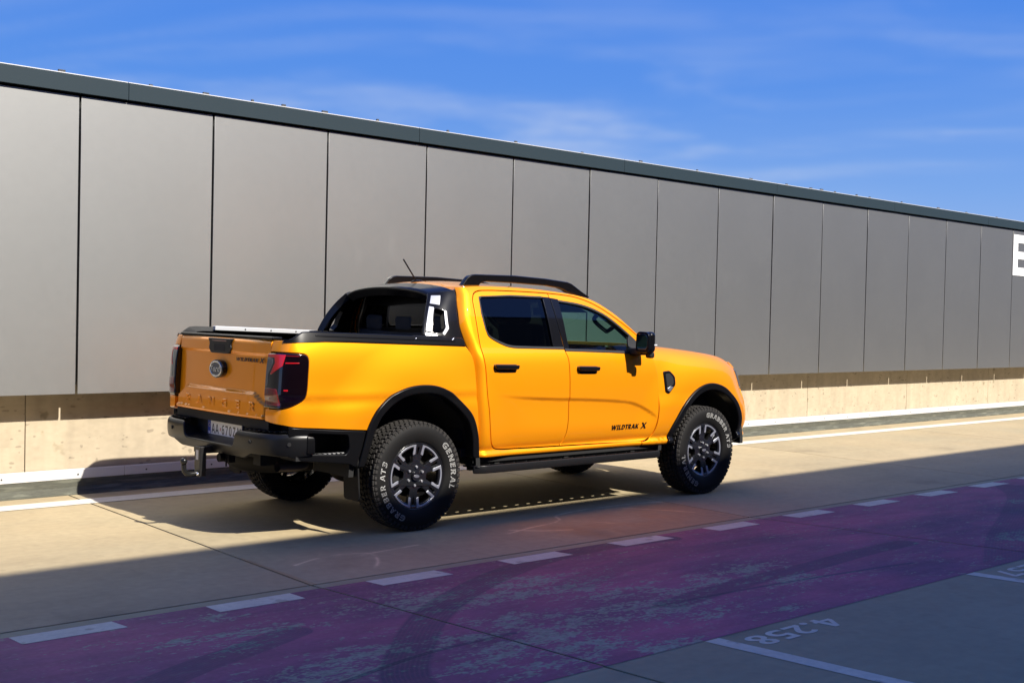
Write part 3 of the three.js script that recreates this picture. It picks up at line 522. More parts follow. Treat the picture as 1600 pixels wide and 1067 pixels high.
pair(rearDoors, 'window_seal', panel(sideMap('cab', .002), fillet(join([[.702, 1.735], [1.03, 1.757], [1.385, 1.755], [1.385, 1.741], [1.03, 1.743], [.735, 1.730], [.712, 1.715], [.706, 1.60], [.716, 1.47], [.703, 1.47], [.690, 1.60]]), .01), [], { edge: .002, depth: .012, L: .06 }), mMatt);
// handles: cup and bar
for (const [doors, cx, cy] of [[rearDoors, .845, 1.188], [frontDoors, 1.742, 1.164]]) {
  const sm = sideMap('cab', 0), out = fillet([[cx - .128, cy + .014], [cx - .11, cy + .026], [cx + .115, cy + .022], [cx + .132, cy + .008], [cx + .090, cy - .044], [cx - .090, cy - .042]], .025);
  pair(doors, 'handle_recess', panel(sideMap('cab', .003), out, [], { edge: .003, depth: .01, L: .04 }), mDark);
  pair(doors, 'door_handle', panel(sideMap('cab', .038), fillet([[cx - .126, cy + .024], [cx + .124, cy + .018], [cx + .112, cy - .016], [cx - .114, cy - .012]], .014), [], { edge: .010, depth: .030, L: .03 }), mBlack);
}
{ // script at the foot of the front door
  const t = text('WILDTRAK', .040, .002, { stretch: 1.30, skew: .25 }).translate(-.045, 0, 0), x = text('X', .052, .002, { stretch: 1.5, skew: .35 }).translate(.205, -.003, 0);
  const g = merge([t, x]); g.computeBoundingBox(); const w = g.boundingBox.max.x - g.boundingBox.min.x; g.scale(.43 / w, 1, 1); g.computeBoundingBox(); g.translate(2.272 - (g.boundingBox.max.x + g.boundingBox.min.x) / 2, .642, 0);
  const p = g.attributes.position, sm = sideMap('cab', .0035); for (let i = 0; i < p.count; i++) { const q = sm(p.getX(i), p.getY(i)); p.setZ(i, q.z + p.getZ(i)); }
  mesh('badge', g, mBlack, frontDoors[0]);
}
// --- front wing
const fArch = [[2.749, .479], [2.774, .597], [2.851, .719], [2.963, .855], [3.116, .963], [3.27, 1.010], [3.42, 1.002], [3.56, .952], [3.67, .858], [3.735, .74], [3.765, .60], [3.765, .470]];
const fArchS = smooth(fArch, 6), noseU = 3.86;
const fendOut = join([[2.443, .484], [2.743, .480]], fArchS, [[noseU, .47], [noseU, .70], [noseU - .01, 1.0], [noseU - .02, 1.13]], smooth([[3.778, 1.196], [3.75, 1.228], [3.68, 1.247], [3.465, 1.274], [3.145, 1.304], [2.75, 1.336], [2.62, 1.330]], 5), smooth([[2.585, 1.285], [2.584, 1.222], [2.604, 1.150], [2.619, 1.071], [2.623, .922], [2.618, .742], [2.588, .622], [2.546, .553], [2.472, .524], [2.443, .522]], 5));
const wings = both('front_wing', panel(sideMap('fender'), fendOut, [], { edge: .0035, depth: .03, L: .04 }), mPaint, truck);
pair(wings, 'side_vent', panel(sideMap('fender', .010), fillet([[2.690, 1.131], [2.775, 1.137], [2.832, 1.085], [2.830, 1.010], [2.745, .930], [2.702, .948]], .018), [], { edge: .008, depth: .02, L: .03 }), mBlack);
pair(wings, 'vent_mesh', panel(sideMap('fender', .0125), fillet([[2.712, 1.108], [2.765, 1.113], [2.803, 1.075], [2.803, 1.02], [2.752, .985], [2.716, 1.0]], .012), [], { edge: .002, depth: .006, L: .03 }), std([.008, .008, .008], { roughness: .9 }));
pair(wings, 'vent_blade', panel(sideMap('fender', .018), fillet([[2.716, .965], [2.745, .950], [2.79, .992], [2.752, 1.0], [2.722, .985]], .006), [], { edge: .003, depth: .01, L: .03 }), mSatin);
// --- load bed side with taillight notch and arch
const rArch = [[.566, .545], [.547, .690], [.497, .816], [.402, .915], [.29, 1.000], [.166, 1.053], [.016, 1.069], [-.143, 1.048], [-.284, .986], [-.378, .908], [-.429, .830], [-.459, .765]];
const rArchS = smooth(rArch, 6);
const tlCurve = [[U(-1.077), .921], [U(-1.037), .932], [U(-.991), .953], [U(-.944), .983], [U(-.928), 1.028], [U(-.922), 1.161], [U(-.923), 1.27], [U(-.942), 1.294], [U(-.984), 1.304], [U(-1.056), 1.308]];
const UE = U0 + .004;
const bedOut = join([[UE, .835], [UE, .918]], smooth(tlCurve, 4), [[UE, 1.311], [UE, 1.386]], smooth([[U(-.95), 1.388], [-.60, 1.381], [-.29, 1.372], [.452, 1.352]], 4), smooth([[.462, 1.345], [.507, 1.283], [.531, 1.205], [.543, .964], [.562, .75], [.572, .545]], 4), rArchS, smooth([[-.462, .762], [-.812, .787], [U(-1.0), .802], [U(-1.06), .815]], 3));
const beds = both('bed_side', panel(sideMap('bed'), bedOut, [], { edge: .0035, depth: .03, L: .035 }), mPaint, truck);
const bedShell = join([[UE + .02, .86], [UE + .02, 1.36], [.50, 1.34], [.57, .60], [.50, .83], [.40, .93], [.29, 1.015], [.016, 1.085], [-.284, 1.0], [-.43, .85], [-.47, .79]]);
both('bed_inner_wall', panel(sideMap('bed', -.035), bedShell, [], { edge: .004, depth: .02, L: .08 }), mDark, truck);
// bed rails: black caps along both sides, light alloy load rails with dark bolts
pair(beds, 'rail_cap', panel(sideMap('bed', .006), fillet([[U(-1.092), 1.382], [-.60, 1.374], [.458, 1.345], [.452, 1.398], [.43, 1.419], [-.26, 1.440], [U(-.90), 1.456], [U(-.965), 1.452], [U(-1.05), 1.404]], .012), [], { edge: .014, depth: .115, L: .05 }), mTrim);
pair(beds, 'rail_slot', panel(sideMap('bed', .0105), [[-.86, 1.419], [.36, 1.386], [.36, 1.398], [-.86, 1.431]], [], { edge: .002, depth: .005, L: .06 }), mBlack);
for (const s of [1, -1]) {
  const p = beds[s > 0 ? 0 : 1], r = mesh('load_rail', rbox(-.845, .22, 1.408, 1.442, s * .775 - .02, s * .775 + .02, .004).rotateZ(-.029).translate(s > 0 ? 0 : .04, s > 0 ? -.055 : -.010, 0), mSatin, p);
  r.material = std([.62, .63, .64], { metalness: .35, roughness: .45 });
  for (let k = 0; k < 5; k++) mesh('rail_bolt', new THREE.CylinderGeometry(.006, .006, .004, 10).rotateX(Math.PI / 2).translate(-.58 + k * .235, 1.424, s * (.775 - .0215)).rotateZ(-.029).translate(s > 0 ? 0 : .04, s > 0 ? -.055 : -.010, 0), mDark, p);
  for (const x of [-.02, .33]) mesh('tie_down', rod([x, 1.395, s * .895], [x + .02, 1.410, s * .89], .006), mSatin, p);
}
mesh('bed_floor', merge([box(-1.0, .46, .76, .80, -.45, .45), box(.50, .54, .62, 1.30, -.80, .80), ...[1, -1].flatMap(s => [box(-.60, .44, 1.07, 1.09, s * .66 - .21, s * .66 + .21), box(-1.0, -.60, .76, .80, s * .65 - .20, s * .65 + .20), box(-.61, -.59, .80, 1.09, s * .65 - .2, s * .65 + .2)])]), mDark, truck);

// taillights: smoked lens wrapped round the corner, red and clear fields inside its outline
const mLens = phys([.0035, .0008, .001], { roughness: .10, clearcoat: 1, clearcoatRoughness: .02 });
const mRed = phys([.50, .006, .010], { roughness: .22, clearcoat: 1, clearcoatRoughness: .02 }), mRedDeep = phys([.15, .004, .007], { roughness: .2, clearcoat: 1, clearcoatRoughness: .02 }), mClear = phys([.085, .09, .088], { roughness: .12, metalness: .1, clearcoat: 1, clearcoatRoughness: .02 });
const tlOut = shrink(join([[UE - .012, .925], [UE - .012, 1.303]], smooth([...tlCurve].reverse(), 4)), .004);
const lamps = both('taillight', panel(sideMap('bed', .012), tlOut, [], { edge: .010, depth: .05, L: .02 }), mLens, truck);
const lampMap = sideMap('bed', .0145), lo = { edge: .002, depth: .006, L: .02 }, ub = UE - .004;
pair(lamps, 'reverse_lens', panel(lampMap, fillet([[ub + .006, 1.075], [ub + .006, 1.265], [ub + .065, 1.265], [ub + .075, 1.235], [ub + .040, 1.165], [ub + .034, 1.075]], .01), [], lo), mClear);
pair(lamps, 'red_lens', panel(lampMap, fillet([[ub + .006, 1.272], [ub + .006, 1.292], [ub + .165, 1.292], [ub + .150, 1.215], [ub + .070, 1.155], [ub + .056, 1.160], [ub + .092, 1.235], [ub + .082, 1.270]], .006), [], lo), mRed);
pair(lamps, 'red_lens', panel(lampMap, fillet([[ub + .006, .945], [ub + .008, 1.062], [ub + .120, 1.060], [ub + .150, .945]], .012), [], lo), mRedDeep);
pair(lamps, 'red_bar', panel(lampMap, fillet([[ub + .165, 1.232], [ub + .25, 1.234], [ub + .25, 1.240], [ub + .165, 1.240]], .002), [], { ...lo, edge: .001 }), mRed);
pair(lamps, 'red_bar', panel(lampMap, fillet([[ub + .165, 1.282], [ub + .25, 1.280], [ub + .25, 1.286], [ub + .165, 1.289]], .002), [], { ...lo, edge: .001 }), mRedDeep);
pair(lamps, 'red_bar', panel(lampMap, fillet([[ub + .165, 1.046], [ub + .19, 1.046], [ub + .19, 1.056], [ub + .165, 1.056]], .003), [], { ...lo, edge: .001 }), mRed);

// wheel arch flares and liners
const inward = (P, cx, cy, d) => P.map(p => { const l = Math.hypot(p[0] - cx, p[1] - cy); return [p[0] + (cx - p[0]) / l * d, p[1] + (cy - p[1]) / l * d]; });
const rOutF = [...inward(rArchS, .03, .42, -.004)], rInF = inward(rArchS, .03, .42, .062), fOutF = inward(fArchS, 3.26, .40, -.004), fInF = inward(fArchS, 3.26, .40, .060);
both('wheel_arch_flare', panel(sideMap('bed', .022), join([...rOutF], [[-.478, .70], [-.53, .50], [-.478, .50], [-.415, .70]], [...rInF].reverse(), [[.512, .50], [.575, .50]]), [], { edge: .014, depth: .09, L: .03 }), mTrim, truck);
both('wheel_arch_flare', panel(sideMap('fender', .020), join([...fOutF], [[3.745, .43], [3.70, .43]], [...fInF].reverse(), [[2.775, .44], [2.735, .44]]), [], { edge: .014, depth: .09, L: .03 }), mTrim, truck);
for (const cx of [.02, 3.26]) for (const s of [1, -1]) {
  const pts = []; for (let i = 0; i <= 40; i++) { const a = .02 + (Math.PI - .04) * i / 40; pts.push([.60 * Math.cos(a), .62 * Math.sin(a)]); }
  for (let i = 40; i >= 0; i--) { const a = .02 + (Math.PI - .04) * i / 40; pts.push([.56 * Math.cos(a), .585 * Math.sin(a)]); }
  const lg = extrude(pts, .44, 0).translate(cx, .42, s > 0 ? .47 : -.91); mesh('wheel_arch_liner', merge([lg, box(cx - .60, cx + .60, .42, 1.04, s > 0 ? .44 : -.47, s > 0 ? .47 : -.44)]), mDark, truck);
}
// black quarter trim between bumper and flare with its foot well
const quarter = both('quarter_trim', panel(sideMap('bed', .004), join([[U(-1.03), .800], [-.812, .781], [-.468, .756], [-.49, .66], [-.535, .50], [-.60, .53], [-.93, .565], [U(-1.03), .60]]), [fillet([[-.915, .615], [-.625, .598], [-.600, .640], [-.615, .735], [-.90, .757]], .02)], { edge: .008, depth: .03, L: .05 }), mTrim, truck);
for (const s of [0, 1]) {
  const z = s ? -1 : 1;
  mesh('foot_well', merge([box(-1.0, -.55, .57, .60, z > 0 ? .70 : -.90, z > 0 ? .90 : -.70), box(-1.0, -.55, .60, .78, z > 0 ? .68 : -.70, z > 0 ? .70 : -.68), box(-.56, -.55, .57, .78, z > 0 ? .70 : -.88, z > 0 ? .88 : -.70)]), mDark, quarter[s]);
  mesh('tread_stud', merge(Array.from({ length: 9 }, (_, k) => rbox(-.92 + k * .036, -.897 + k * .036, .601, .609, z * .885 - .015, z * .885 + .015, .003, 1))), std([.30, .30, .30], { roughness: .5, metalness: .4 }), quarter[s]);
}
both('mud_flap', panel((u, v) => V(-.53 - .05 * (v - .5), v, u), fillet([[.76, .26], [.76, .62], [.945, .62], [.955, .26]], .03), [], { edge: .004, depth: .012, L: .1 }), mRubber, truck);

// --- tailgate
const tg = (z, y, off = 0) => {
  let o = .022 * (1 - (z / .69) ** 2) + .010 * sstep(1.276, 1.292, y) - .016 * sstep(1.355, 1.386, y) ** 2;
  const hw = Math.min(.655, .505 + (1.006 - y) / .072 * .145);
  o += .024 * sstep(1.022, .998, y) * sstep(hw + .028, hw - .004, Math.abs(z));
  o += .012 * sstep(.870, .862, y) - .010 * sstep(.850, .835, y);
  return V(-1.082 - o - off + .045 * (y - 1.1), y, z);
};
const tailgate = mesh('tailgate', panel((u, v) => tg(u, v), fillet([[-.687, .836], [.687, .836], [.687, 1.386], [-.687, 1.386]], .012), [], { edge: .004, depth: .04, L: .018 }), mPaint, truck);
mesh('top_trim', rbox(-1.082, -1.0, 1.3865, 1.407, -.70, .70, .009), mTrim, tailgate);
mesh('tailgate_inner', box(-1.03, -1.0, .84, 1.38, -.68, .68), mDark, tailgate);
const hp = fillet([[-.185, 1.380], [.185, 1.380], [.158, 1.340], [.172, 1.305], [.135, 1.270], [-.135, 1.270], [-.172, 1.305], [-.158, 1.340]], .012);
const th = mesh('tailgate_handle', panel((u, v) => tg(u, 1.33, .012).setY(v), hp, [], { edge: .007, depth: .025, L: .04 }), mTrimGrey, tailgate);
mesh('handle_pocket', panel((u, v) => tg(u, 1.33, .0135).setY(v), fillet([[-.085, 1.338], [.085, 1.338], [.085, 1.288], [-.085, 1.288]], .012), [], { edge: .003, depth: .004, L: .05 }), mDark, tailgate);
mesh('brake_light_bar', panel((u, v) => tg(u, 1.33, .0145).setY(v), fillet([[-.11, 1.358], [.11, 1.358], [.11, 1.366], [-.11, 1.366]], .002), [], { edge: .001, depth: .004, L: .05 }), mRedDeep, tailgate);
const rear = g => g.rotateY(-Math.PI / 2);
{
  const e = mesh('emblem', merge([rear(extrude(circle2(0, 0, .104, .067, 40), .045, .005)).translate(-1.09, 1.158, 0)]), mBlack, tailgate);
  mesh('emblem_ring', rear(extrude(circle2(0, 0, .093, .058, 44), .005, .002, [circle2(0, 0, .080, .047, 44).reverse()])).translate(-1.139, 1.158, 0), mChrome, tailgate);
  mesh('emblem_field', rear(extrude(circle2(0, 0, .080, .047, 40), .003, .0005)).translate(-1.138, 1.158, 0), phys([.006, .012, .035], { roughness: .15, clearcoat: 1 }), tailgate);
  mesh('emblem_script', rear(text('Ford', .040, .002, { f: serif, stretch: 1.05, skew: .3 }).translate(-.004, -.020, 0)).translate(-1.1425, 1.158, 0), mChrome, tailgate);
}
mesh('badge', rear((() => { const t = text('WILDTRAK', .026, .002, { stretch: 1.35, skew: .25 }), x = text('X', .036, .002, { stretch: 1.5, skew: .35 }).translate(.165, -.003, 0), g = merge([t, x]); g.computeBoundingBox(); const w = g.boundingBox.max.x - g.boundingBox.min.x; g.scale(.40 / w, 1, 1); g.computeBoundingBox(); return g.translate(-(g.boundingBox.min.x + g.boundingBox.max.x) / 2, 0, 0); })()).translate(-1.094, 1.226, .425), mBlack, tailgate);
{ // embossed name across the foot of the tailgate
  const parts = []; [...'RANGER'].forEach((ch, i) => { const z = -.455 + i * .193; const p = tg(z, .918, -.004); parts.push(rear(text(ch, .056, .007, { stretch: 1.75, bevel: .003 }).translate(0, -.028, 0)).translate(p.x, .920, z)); });
  mesh('embossed_name', merge(parts), mPaint, tailgate);
}
// --- rear bumper
const bp = [[-.86, -.945], [-.95, -.925], [-1.05, -.885], [-1.13, -.80], [-1.172, -.68], [-1.190, -.5], [-1.195, -.3], [-1.195, 0]]; const bpf = [...bp, ...bp.slice(0, -1).reverse().map(p => [p[0], -p[1]])];
const bu = [0]; for (let i = 1; i < bpf.length; i++) bu.push(bu[i - 1] + Math.hypot(bpf[i][0] - bpf[i - 1][0], bpf[i][1] - bpf[i - 1][1])); const bmid = bu[bp.length - 1]; for (let i = 0; i < bu.length; i++) bu[i] -= bmid;
const bX = cub(bu, bpf.map(p => p[0])), bZ = cub(bu, bpf.map(p => p[1])), BL = bu.at(-1);
const bSec = cub([.50, .56, .60, .64, .70, .735, .760], [-.060, -.028, -.010, 0, .002, -.004, -.022]);
const bumperMap = (off = 0) => (u, y) => { const h = 2e-3, tx = bX(u + h) - bX(u - h), tz = bZ(u + h) - bZ(u - h), l = Math.hypot(tx, tz), d = bSec(y) + off; return V(bX(u) - tz / l * d, y, bZ(u) + tx / l * d); };
const half = [[0, .562], [.33, .556], [.49, .556], [.60, .598], [.80, .600], [1.0, .590], [BL - .03, .600], [BL - .01, .70], [BL - .06, .752], [.9, .757], [.425, .757], [.398, .735], [.375, .650], [.345, .634], [0, .634]];
const bumpOut = fillet([...half, ...half.slice(1, -1).reverse().map(p => [-p[0], p[1]])].map(p => p), .02);
const bumper = mesh('rear_bumper', panel(bumperMap(), bumpOut, [], { edge: .012, depth: .13, L: .03 }), phys([.0075, .0075, .008], { roughness: .34, specularIntensity: .6 }), truck);
mesh('plate_recess', merge([box(-1.048, -1.03, .55, .80, -.46, .46), box(-1.14, -1.06, .575, .60, -.42, .42), box(-1.10, -.98, .77, .83, -.70, .70)]), mDark, bumper);
for (const s of [1, -1]) {
  const pads = []; for (let k = 0; k < 9; k++) { const u = s * (.47 + k * .058), q = bumperMap(-.05)(u, .757); pads.push(rbox(q.x - .028, q.x + .028, .757, .766, q.z - .018, q.z + .018, .004, 1)); }
  mesh('step_pad', merge(pads), mRubber, bumper);
  for (const u of [.60, .93]) { const q = bumperMap(.002)(s * u, .685), n = bumperMap(.05)(s * u, .685).sub(q).normalize(), g = new THREE.CylinderGeometry(.013, .014, .008, 16); g.applyQuaternion(new THREE.Quaternion().setFromUnitVectors(V(0, 1, 0), n)); mesh('parking_sensor', g.translate(q.x, q.y, q.z), mDark, bumper); }
  mesh('end_cap', panel(bumperMap(.008), fillet([[s * (BL - .075), .615], [s * (BL - .075), .745], [s * (BL - .02), .735], [s * (BL - .015), .615]], .015), [], { edge: .008, depth: .03, L: .03 }), mTrim, bumper);
}
{ // number plate
  const cv = document.createElement('canvas'); cv.width = 1024; cv.height = 232; const x = cv.getContext('2d');
  x.fillStyle = '#e9e8e2'; x.fillRect(0, 0, 1024, 232); x.fillStyle = '#143a9c'; x.fillRect(0, 0, 92, 232); x.fillStyle = '#e9c93a';
  for (let k = 0; k < 12; k++) { x.beginPath(); x.arc(46 + 26 * Math.cos(k * Math.PI / 6), 70 + 26 * Math.sin(k * Math.PI / 6), 5, 0, 7); x.fill(); }
  x.fillStyle = '#fff'; x.font = 'bold 56px sans-serif'; x.textAlign = 'center'; x.fillText('SK', 46, 200);
  x.fillStyle = '#15161a'; x.font = 'bold 190px sans-serif'; x.textAlign = 'left'; let cx = 118; for (const [ch, w] of [['A', 118], ['A', 128], ['·', 60], ['6', 110], ['7', 110], ['0', 116], ['Z', 118], ['N', 120]]) { x.save(); x.translate(cx, 184); x.scale(.82, 1); if (ch === '·') { x.fillStyle = '#b04038'; x.fillRect(10, -92, 34, 46); } else x.fillText(ch, 0, 0); x.restore(); cx += w; }
  x.strokeStyle = '#33343a'; x.lineWidth = 5; x.strokeRect(4, 4, 1016, 224);
  const t = new THREE.CanvasTexture(cv); t.colorSpace = THREE.SRGBColorSpace; t.magFilter = THREE.LinearFilter;
  const holder = mesh('number_plate', rbox(-1.062, -1.050, .628, .776, -.268, .268, .004), std([.10, .11, .16], { roughness: .5 }), truck, 'white number plate with blue band in a holder');
  const pl = new THREE.PlaneGeometry(.52, .118).rotateY(-Math.PI / 2).translate(-1.0635, .706, 0); mesh('plate_print', pl, new THREE.MeshStandardMaterial({ map: t, roughness: .35 }), holder);
  mesh('holder_text_bar', box(-1.0645, -1.062, .632, .645, -.25, .25), std([.55, .57, .66]), holder);
}
{ // tow hitch
  const h = mesh('tow_hitch', merge([rbox(-1.275, -1.225, .385, .60, -.045, .045, .006), rbox(-1.24, -1.0, .55, .60, -.045, .045, .006)]), std([.016, .015, .015], { roughness: .45, metalness: .2 }), truck);
  mesh('ball_neck', merge([tube([[-1.25, .415, 0], [-1.30, .405, 0], [-1.345, .405, 0], [-1.372, .43, 0], [-1.378, .475, 0]], .018, 24, 10), new THREE.SphereGeometry(.026, 20, 14).translate(-1.378, .500, 0)]), phys([.02, .02, .02], { roughness: .25, metalness: .4 }), h);
  mesh('locking_bolt', new THREE.SphereGeometry(.012, 12, 8).translate(-1.285, .405, .03), mChrome, h); mesh('type_label', box(-1.2765, -1.2755, .505, .575, -.018, .020), std([.6, .58, .52]), h);
  mesh('socket', merge([new THREE.CylinderGeometry(.03, .03, .06, 16).rotateZ(Math.PI / 2).translate(-1.16, .53, .16), box(-1.15, -1.10, .50, .60, .08, .24), rod([-1.15, .53, .20], [-1.15, .47, .20], .006)]), mTrim, h);
}

// --- cab: back wall, roof, bonnet, screens
const backX = y => .585 - .03 * sstep(1.80, 1.50, y) + .04 * sstep(1.50, 1.30, y);
const backHalf = cub([.8, 1.30, 1.40, 1.55, 1.70, 1.79], [.87, .855, .825, .780, .725, .670]);
const backMap = (off = 0) => (z, y) => V(backX(y) - off + .03 * (z / .75) ** 2 - .03, y, z);
const cabBackOut = (() => { const r = []; for (let y = .62; y < 1.80; y += .05) r.push([backHalf(y) - .03, y]); return [...r, ...[...r].reverse().map(p => [-p[0], p[1]])]; })();
const rgHole = fillet([[-.735, 1.385], [.735, 1.385], [.705, 1.52], [.625, 1.735], [-.625, 1.735], [-.705, 1.52]], .05);
const cabBack = mesh('cab_back', panel(backMap(), cabBackOut, [rgHole], { edge: .004, depth: .02, L: .07 }), mPaint, truck);
mesh('rear_screen', panel(backMap(.003), shrink(rgHole, -.012), [], { edge: 0, flange: false, L: .09 }), mPrivacy, cabBack);
mesh('screen_seal', panel(backMap(.006), shrink(rgHole, -.008), [shrink(rgHole, .085)], { edge: .002, depth: .01, L: .08 }), mBlack, cabBack);
mesh('screen_divider', panel(backMap(.005), [[-.24, 1.40], [-.215, 1.40], [-.215, 1.71], [-.24, 1.71]], [], { edge: .002, depth: .008, L: .1 }), mBlack, cabBack);
mesh('cab_back_trim', panel(backMap(-.03), cabBackOut.map(p => [p[0] * .98, p[1]]), [rgHole], { edge: .004, depth: .01, L: .1 }), mInner, cabBack);

const edgeY = cub(roofCh.map(p => p[0]), roofCh.map(p => p[1])), sideZ = (x, y) => sideMap('cab')(x, y).z;
const roofMap = (off = 0) => (u, w) => { // u 0 rear .. 1 front, w -1 .. 1 across (z = -w ze)
  const xf = 1.985 + .13 * (1 - w * w), x = lerp(.535, xf, u), xe = lerp(.535, 1.985, u), ye = edgeY(xe), ze = sideZ(xe, ye) - .004;
  const a = Math.abs(w), h = .045 * (1 - a * a) ** 1.6, y = ye + h - .01 * a ** 12 - (1 - a * a) * .018 * sstep(.75, 1, u) ** 2 * 1.2 - .012 * sstep(.06, 0, u);
  return V(x, y + off, -w * ze);
};
const roofOut = [[0, -1], [1, -1], [1, 1], [0, 1]];
const roof = mesh('roof', panel(roofMap(), densify(roofOut, .04), [], { edge: .002, depth: .012, L: .06 }), mPaint, truck);
mesh('headliner', panel(roofMap(-.035), densify([[.01, -.97], [.99, -.97], [.99, .97], [.01, .97]], .06), [], { edge: .002, depth: .005, L: .1 }), std([.035, .035, .035], { roughness: .9 }), roof);
{ // roof rails
  const rail = fillet([[.673, 1.806], [.705, 1.845], [.742, 1.888], [.775, 1.908], [.82, 1.915], [1.243, 1.921], [1.58, 1.909], [1.846, 1.889], [1.90, 1.874], [2.118, 1.760], [2.00, 1.768], [1.84, 1.80], [1.80, 1.819], [1.74, 1.834], [1.60, 1.848], [1.228, 1.858], [.94, 1.859], [.89, 1.850], [.862, 1.828], [.85, 1.806]], .02);
  const g = extrude(rail, .034, .008);
  for (const s of [1, -1]) mesh('roof_rail', g.clone().translate(0, 0, s * .535 - .017), mBlack, roof);
  mesh('antenna', merge([rod([.63, 1.865, .02], [.50, 2.03, .02], .006, 8)]), mTrim, roof); mesh('antenna_foot', new THREE.SphereGeometry(.06, 20, 12, 0, 7, 0, 1.57).scale(1.25, .62, .6).translate(.65, 1.832, .02), mTrim, roof);
}
// windscreen between the pillars
const wsEdge = t => { const x = lerp(2.60, 1.985, t), y = edgeY(x) - .012; return V(x, y, sideZ(x, y) - .03); };
const wsMap = (off = 0) => (w, t) => { const e = wsEdge(t), k = 1 - w * w; return V(e.x + (.20 - .08 * t) * k + off * .8, e.y + (.012 + .018 * t) * k + off * .6 - .045 * k * (1 - t), -w * e.z); };
const wsO = densify([[-1, .0], [1, .0], [1, 1], [-1, 1]].map(p => [p[0], p[1]]), .05);
mesh('windscreen', panel((u, v) => wsMap()(u, v), wsO, [], { edge: 0, flange: false, L: .1 }), mGlass, truck);
mesh('windscreen_band', merge([panel((u, v) => wsMap(.004)(u, v), [[-.995, .02], [-.90, .02], [-.90, .98], [-.995, .98]], [], { edge: 0, flange: false, L: .1 }), panel((u, v) => wsMap(.004)(u, v), [[.90, .02], [.995, .02], [.995, .98], [.90, .98]], [], { edge: 0, flange: false, L: .1 })]), mBlack, truck);
mesh('cowl', panel((u, w) => V(lerp(2.56, 2.60 + .20 * (1 - w * w), u), 1.285 - .02 * (1 - w * w), -w * .79), densify([[0, -1], [1.2, -1], [1.2, 1], [0, 1]], .08), [], { edge: .003, depth: .03, L: .12 }), mTrim, truck);
// bonnet with a low raised centre
const bonnetMap = (u, w) => {
  const a = Math.abs(w), xb = 2.66 + .15 * (1 - w * w), xf = 3.765 + .235 * (1 - a ** 2.4), x = lerp(xb, xf, u), xc = Math.min(3.78, lerp(2.66, 3.765, u));
  const z = -w * lerp(.806, .79, u), y = crest(xc) - .010 + .012 * (1 - a ** 4) + .014 * sstep(.62, .50, a) - .03 * u ** 14 - .02 * sstep(.9, 1, a);
  return V(x, y, z);
};
mesh('bonnet', panel(bonnetMap, densify([[0, -1], [1, -1], [1, 1], [0, 1]], .05), [], { edge: .004, depth: .03, L: .06 }), mPaint, truck);
mesh('engine_bay', merge([box(2.7, 3.72, .60, 1.16, -.40, .40), box(2.66, 2.70, .6, 1.24, -.78, .78), box(2.7, 3.6, 1.05, 1.15, -.7, .7)]), mDark, truck);
// nose: painted bumper skin, headlamps, grille
const noseMap = off => sideMap('fender', off);
const nose = both('front_bumper', panel(noseMap(0), [[noseU + .006, .47], [UEND, .47], [UEND, .66], [noseU + .34, .68], [noseU + .30, .92], [noseU + .02, .95], [noseU - .002, .86], [noseU + .005, .70]], [], { edge: .004, depth: .03, L: .05 }), mPaint, truck);
both('headlamp', panel(noseMap(.006), fillet([[noseU + .025, .965], [noseU + .30, .935], [noseU + .30, 1.12], [noseU + .012, 1.135]], .02), [], { edge: .012, depth: .05, L: .04 }), phys([.10, .10, .11], { roughness: .08, metalness: .2, clearcoat: 1 }), truck);
both('nose_panel', panel(noseMap(-.004), [[noseU - .02, 1.14], [UEND, 1.12], [UEND, 1.19], [noseU + .2, 1.195], [noseU - .018, 1.198]], [], { edge: .003, depth: .03, L: .06 }), mPaint, truck);
const gr = both('grille', panel(noseMap(-.010), [[noseU + .31, .69], [UEND, .67], [UEND, 1.115], [noseU + .31, 1.12]], [], { edge: .004, depth: .03, L: .08 }), mBlack, truck);
pair(gr, 'grille_bar', panel(noseMap(.006), [[noseU + .32, .88], [UEND, .88], [UEND, .93], [noseU + .32, .93]], [], { edge: .008, depth: .03, L: .08 }), mTrimGrey);
mesh('skid_plate', panel((z, y) => V(4.08 - .3 * (z / .8) ** 2 - (.50 - y) * .8, y, -z), [[-.6, .36], [.6, .36], [.75, .48], [-.75, .48]], [], { edge: .005, depth: .02, L: .1 }), mTrimGrey, truck);
mesh('nose_shell', box(3.3, 3.70, .50, 1.12, -.62, .62), mDark, truck);

// --- sports bar
const mSilver = phys([.62, .63, .64], { metalness: .35, roughness: .38 });
const barMat = phys([.005, .005, .006], { roughness: .32, specularIntensity: .25, clearcoat: .4, clearcoatRoughness: .08 });
const barX = cub([0, .5, .75, 1], [.165, .235, .290, .340]), barY = cub([0, .5, .75, 1], [1.425, 1.600, 1.690, 1.757]), barZ = cub([0, .5, .75, 1], [.748, .675, .620, .560]);
const sailFrontY = cub([0, .5, .8, 1], [1.362, 1.545, 1.690, 1.787]), SU = .32, SV = .37;
const sailMap = (off = 0) => (p, q) => { // p from the rear edge to the cab, q upwards, both in metres
  const u = p / SU, v = q / SV, y = sailFrontY(v), f = sideMap('cab', -.002)(cabEdge(y) + .004, y), b = .030 * Math.sin(Math.PI * clamp(u));
  return V(lerp(barX(v), f.x, u) - (b + off) * .45, lerp(barY(v), f.y, u), lerp(barZ(v), f.z, u) + (b + off) * .9);
};
const su = pts => pts.map(p => [p[0] * SU, p[1] * SV]);
const bar = mesh('sports_bar', panel((p, q) => { const w = p / .60, t = q / .20, xr = .34 - .045 * (1 - w * w), hw = lerp(.566, .655, t); return V(lerp(xr, .532, t), lerp(1.757, 1.790, t) + .050 * (1 - w * w) - .018 * Math.abs(w) ** 10 - .012 * sstep(.15, 0, t), w * hw); }, fillet([[-.60, 0], [.60, 0], [.60, .20], [-.60, .20]], .01), [], { edge: .014, depth: .075, L: .05 }), barMat, truck);
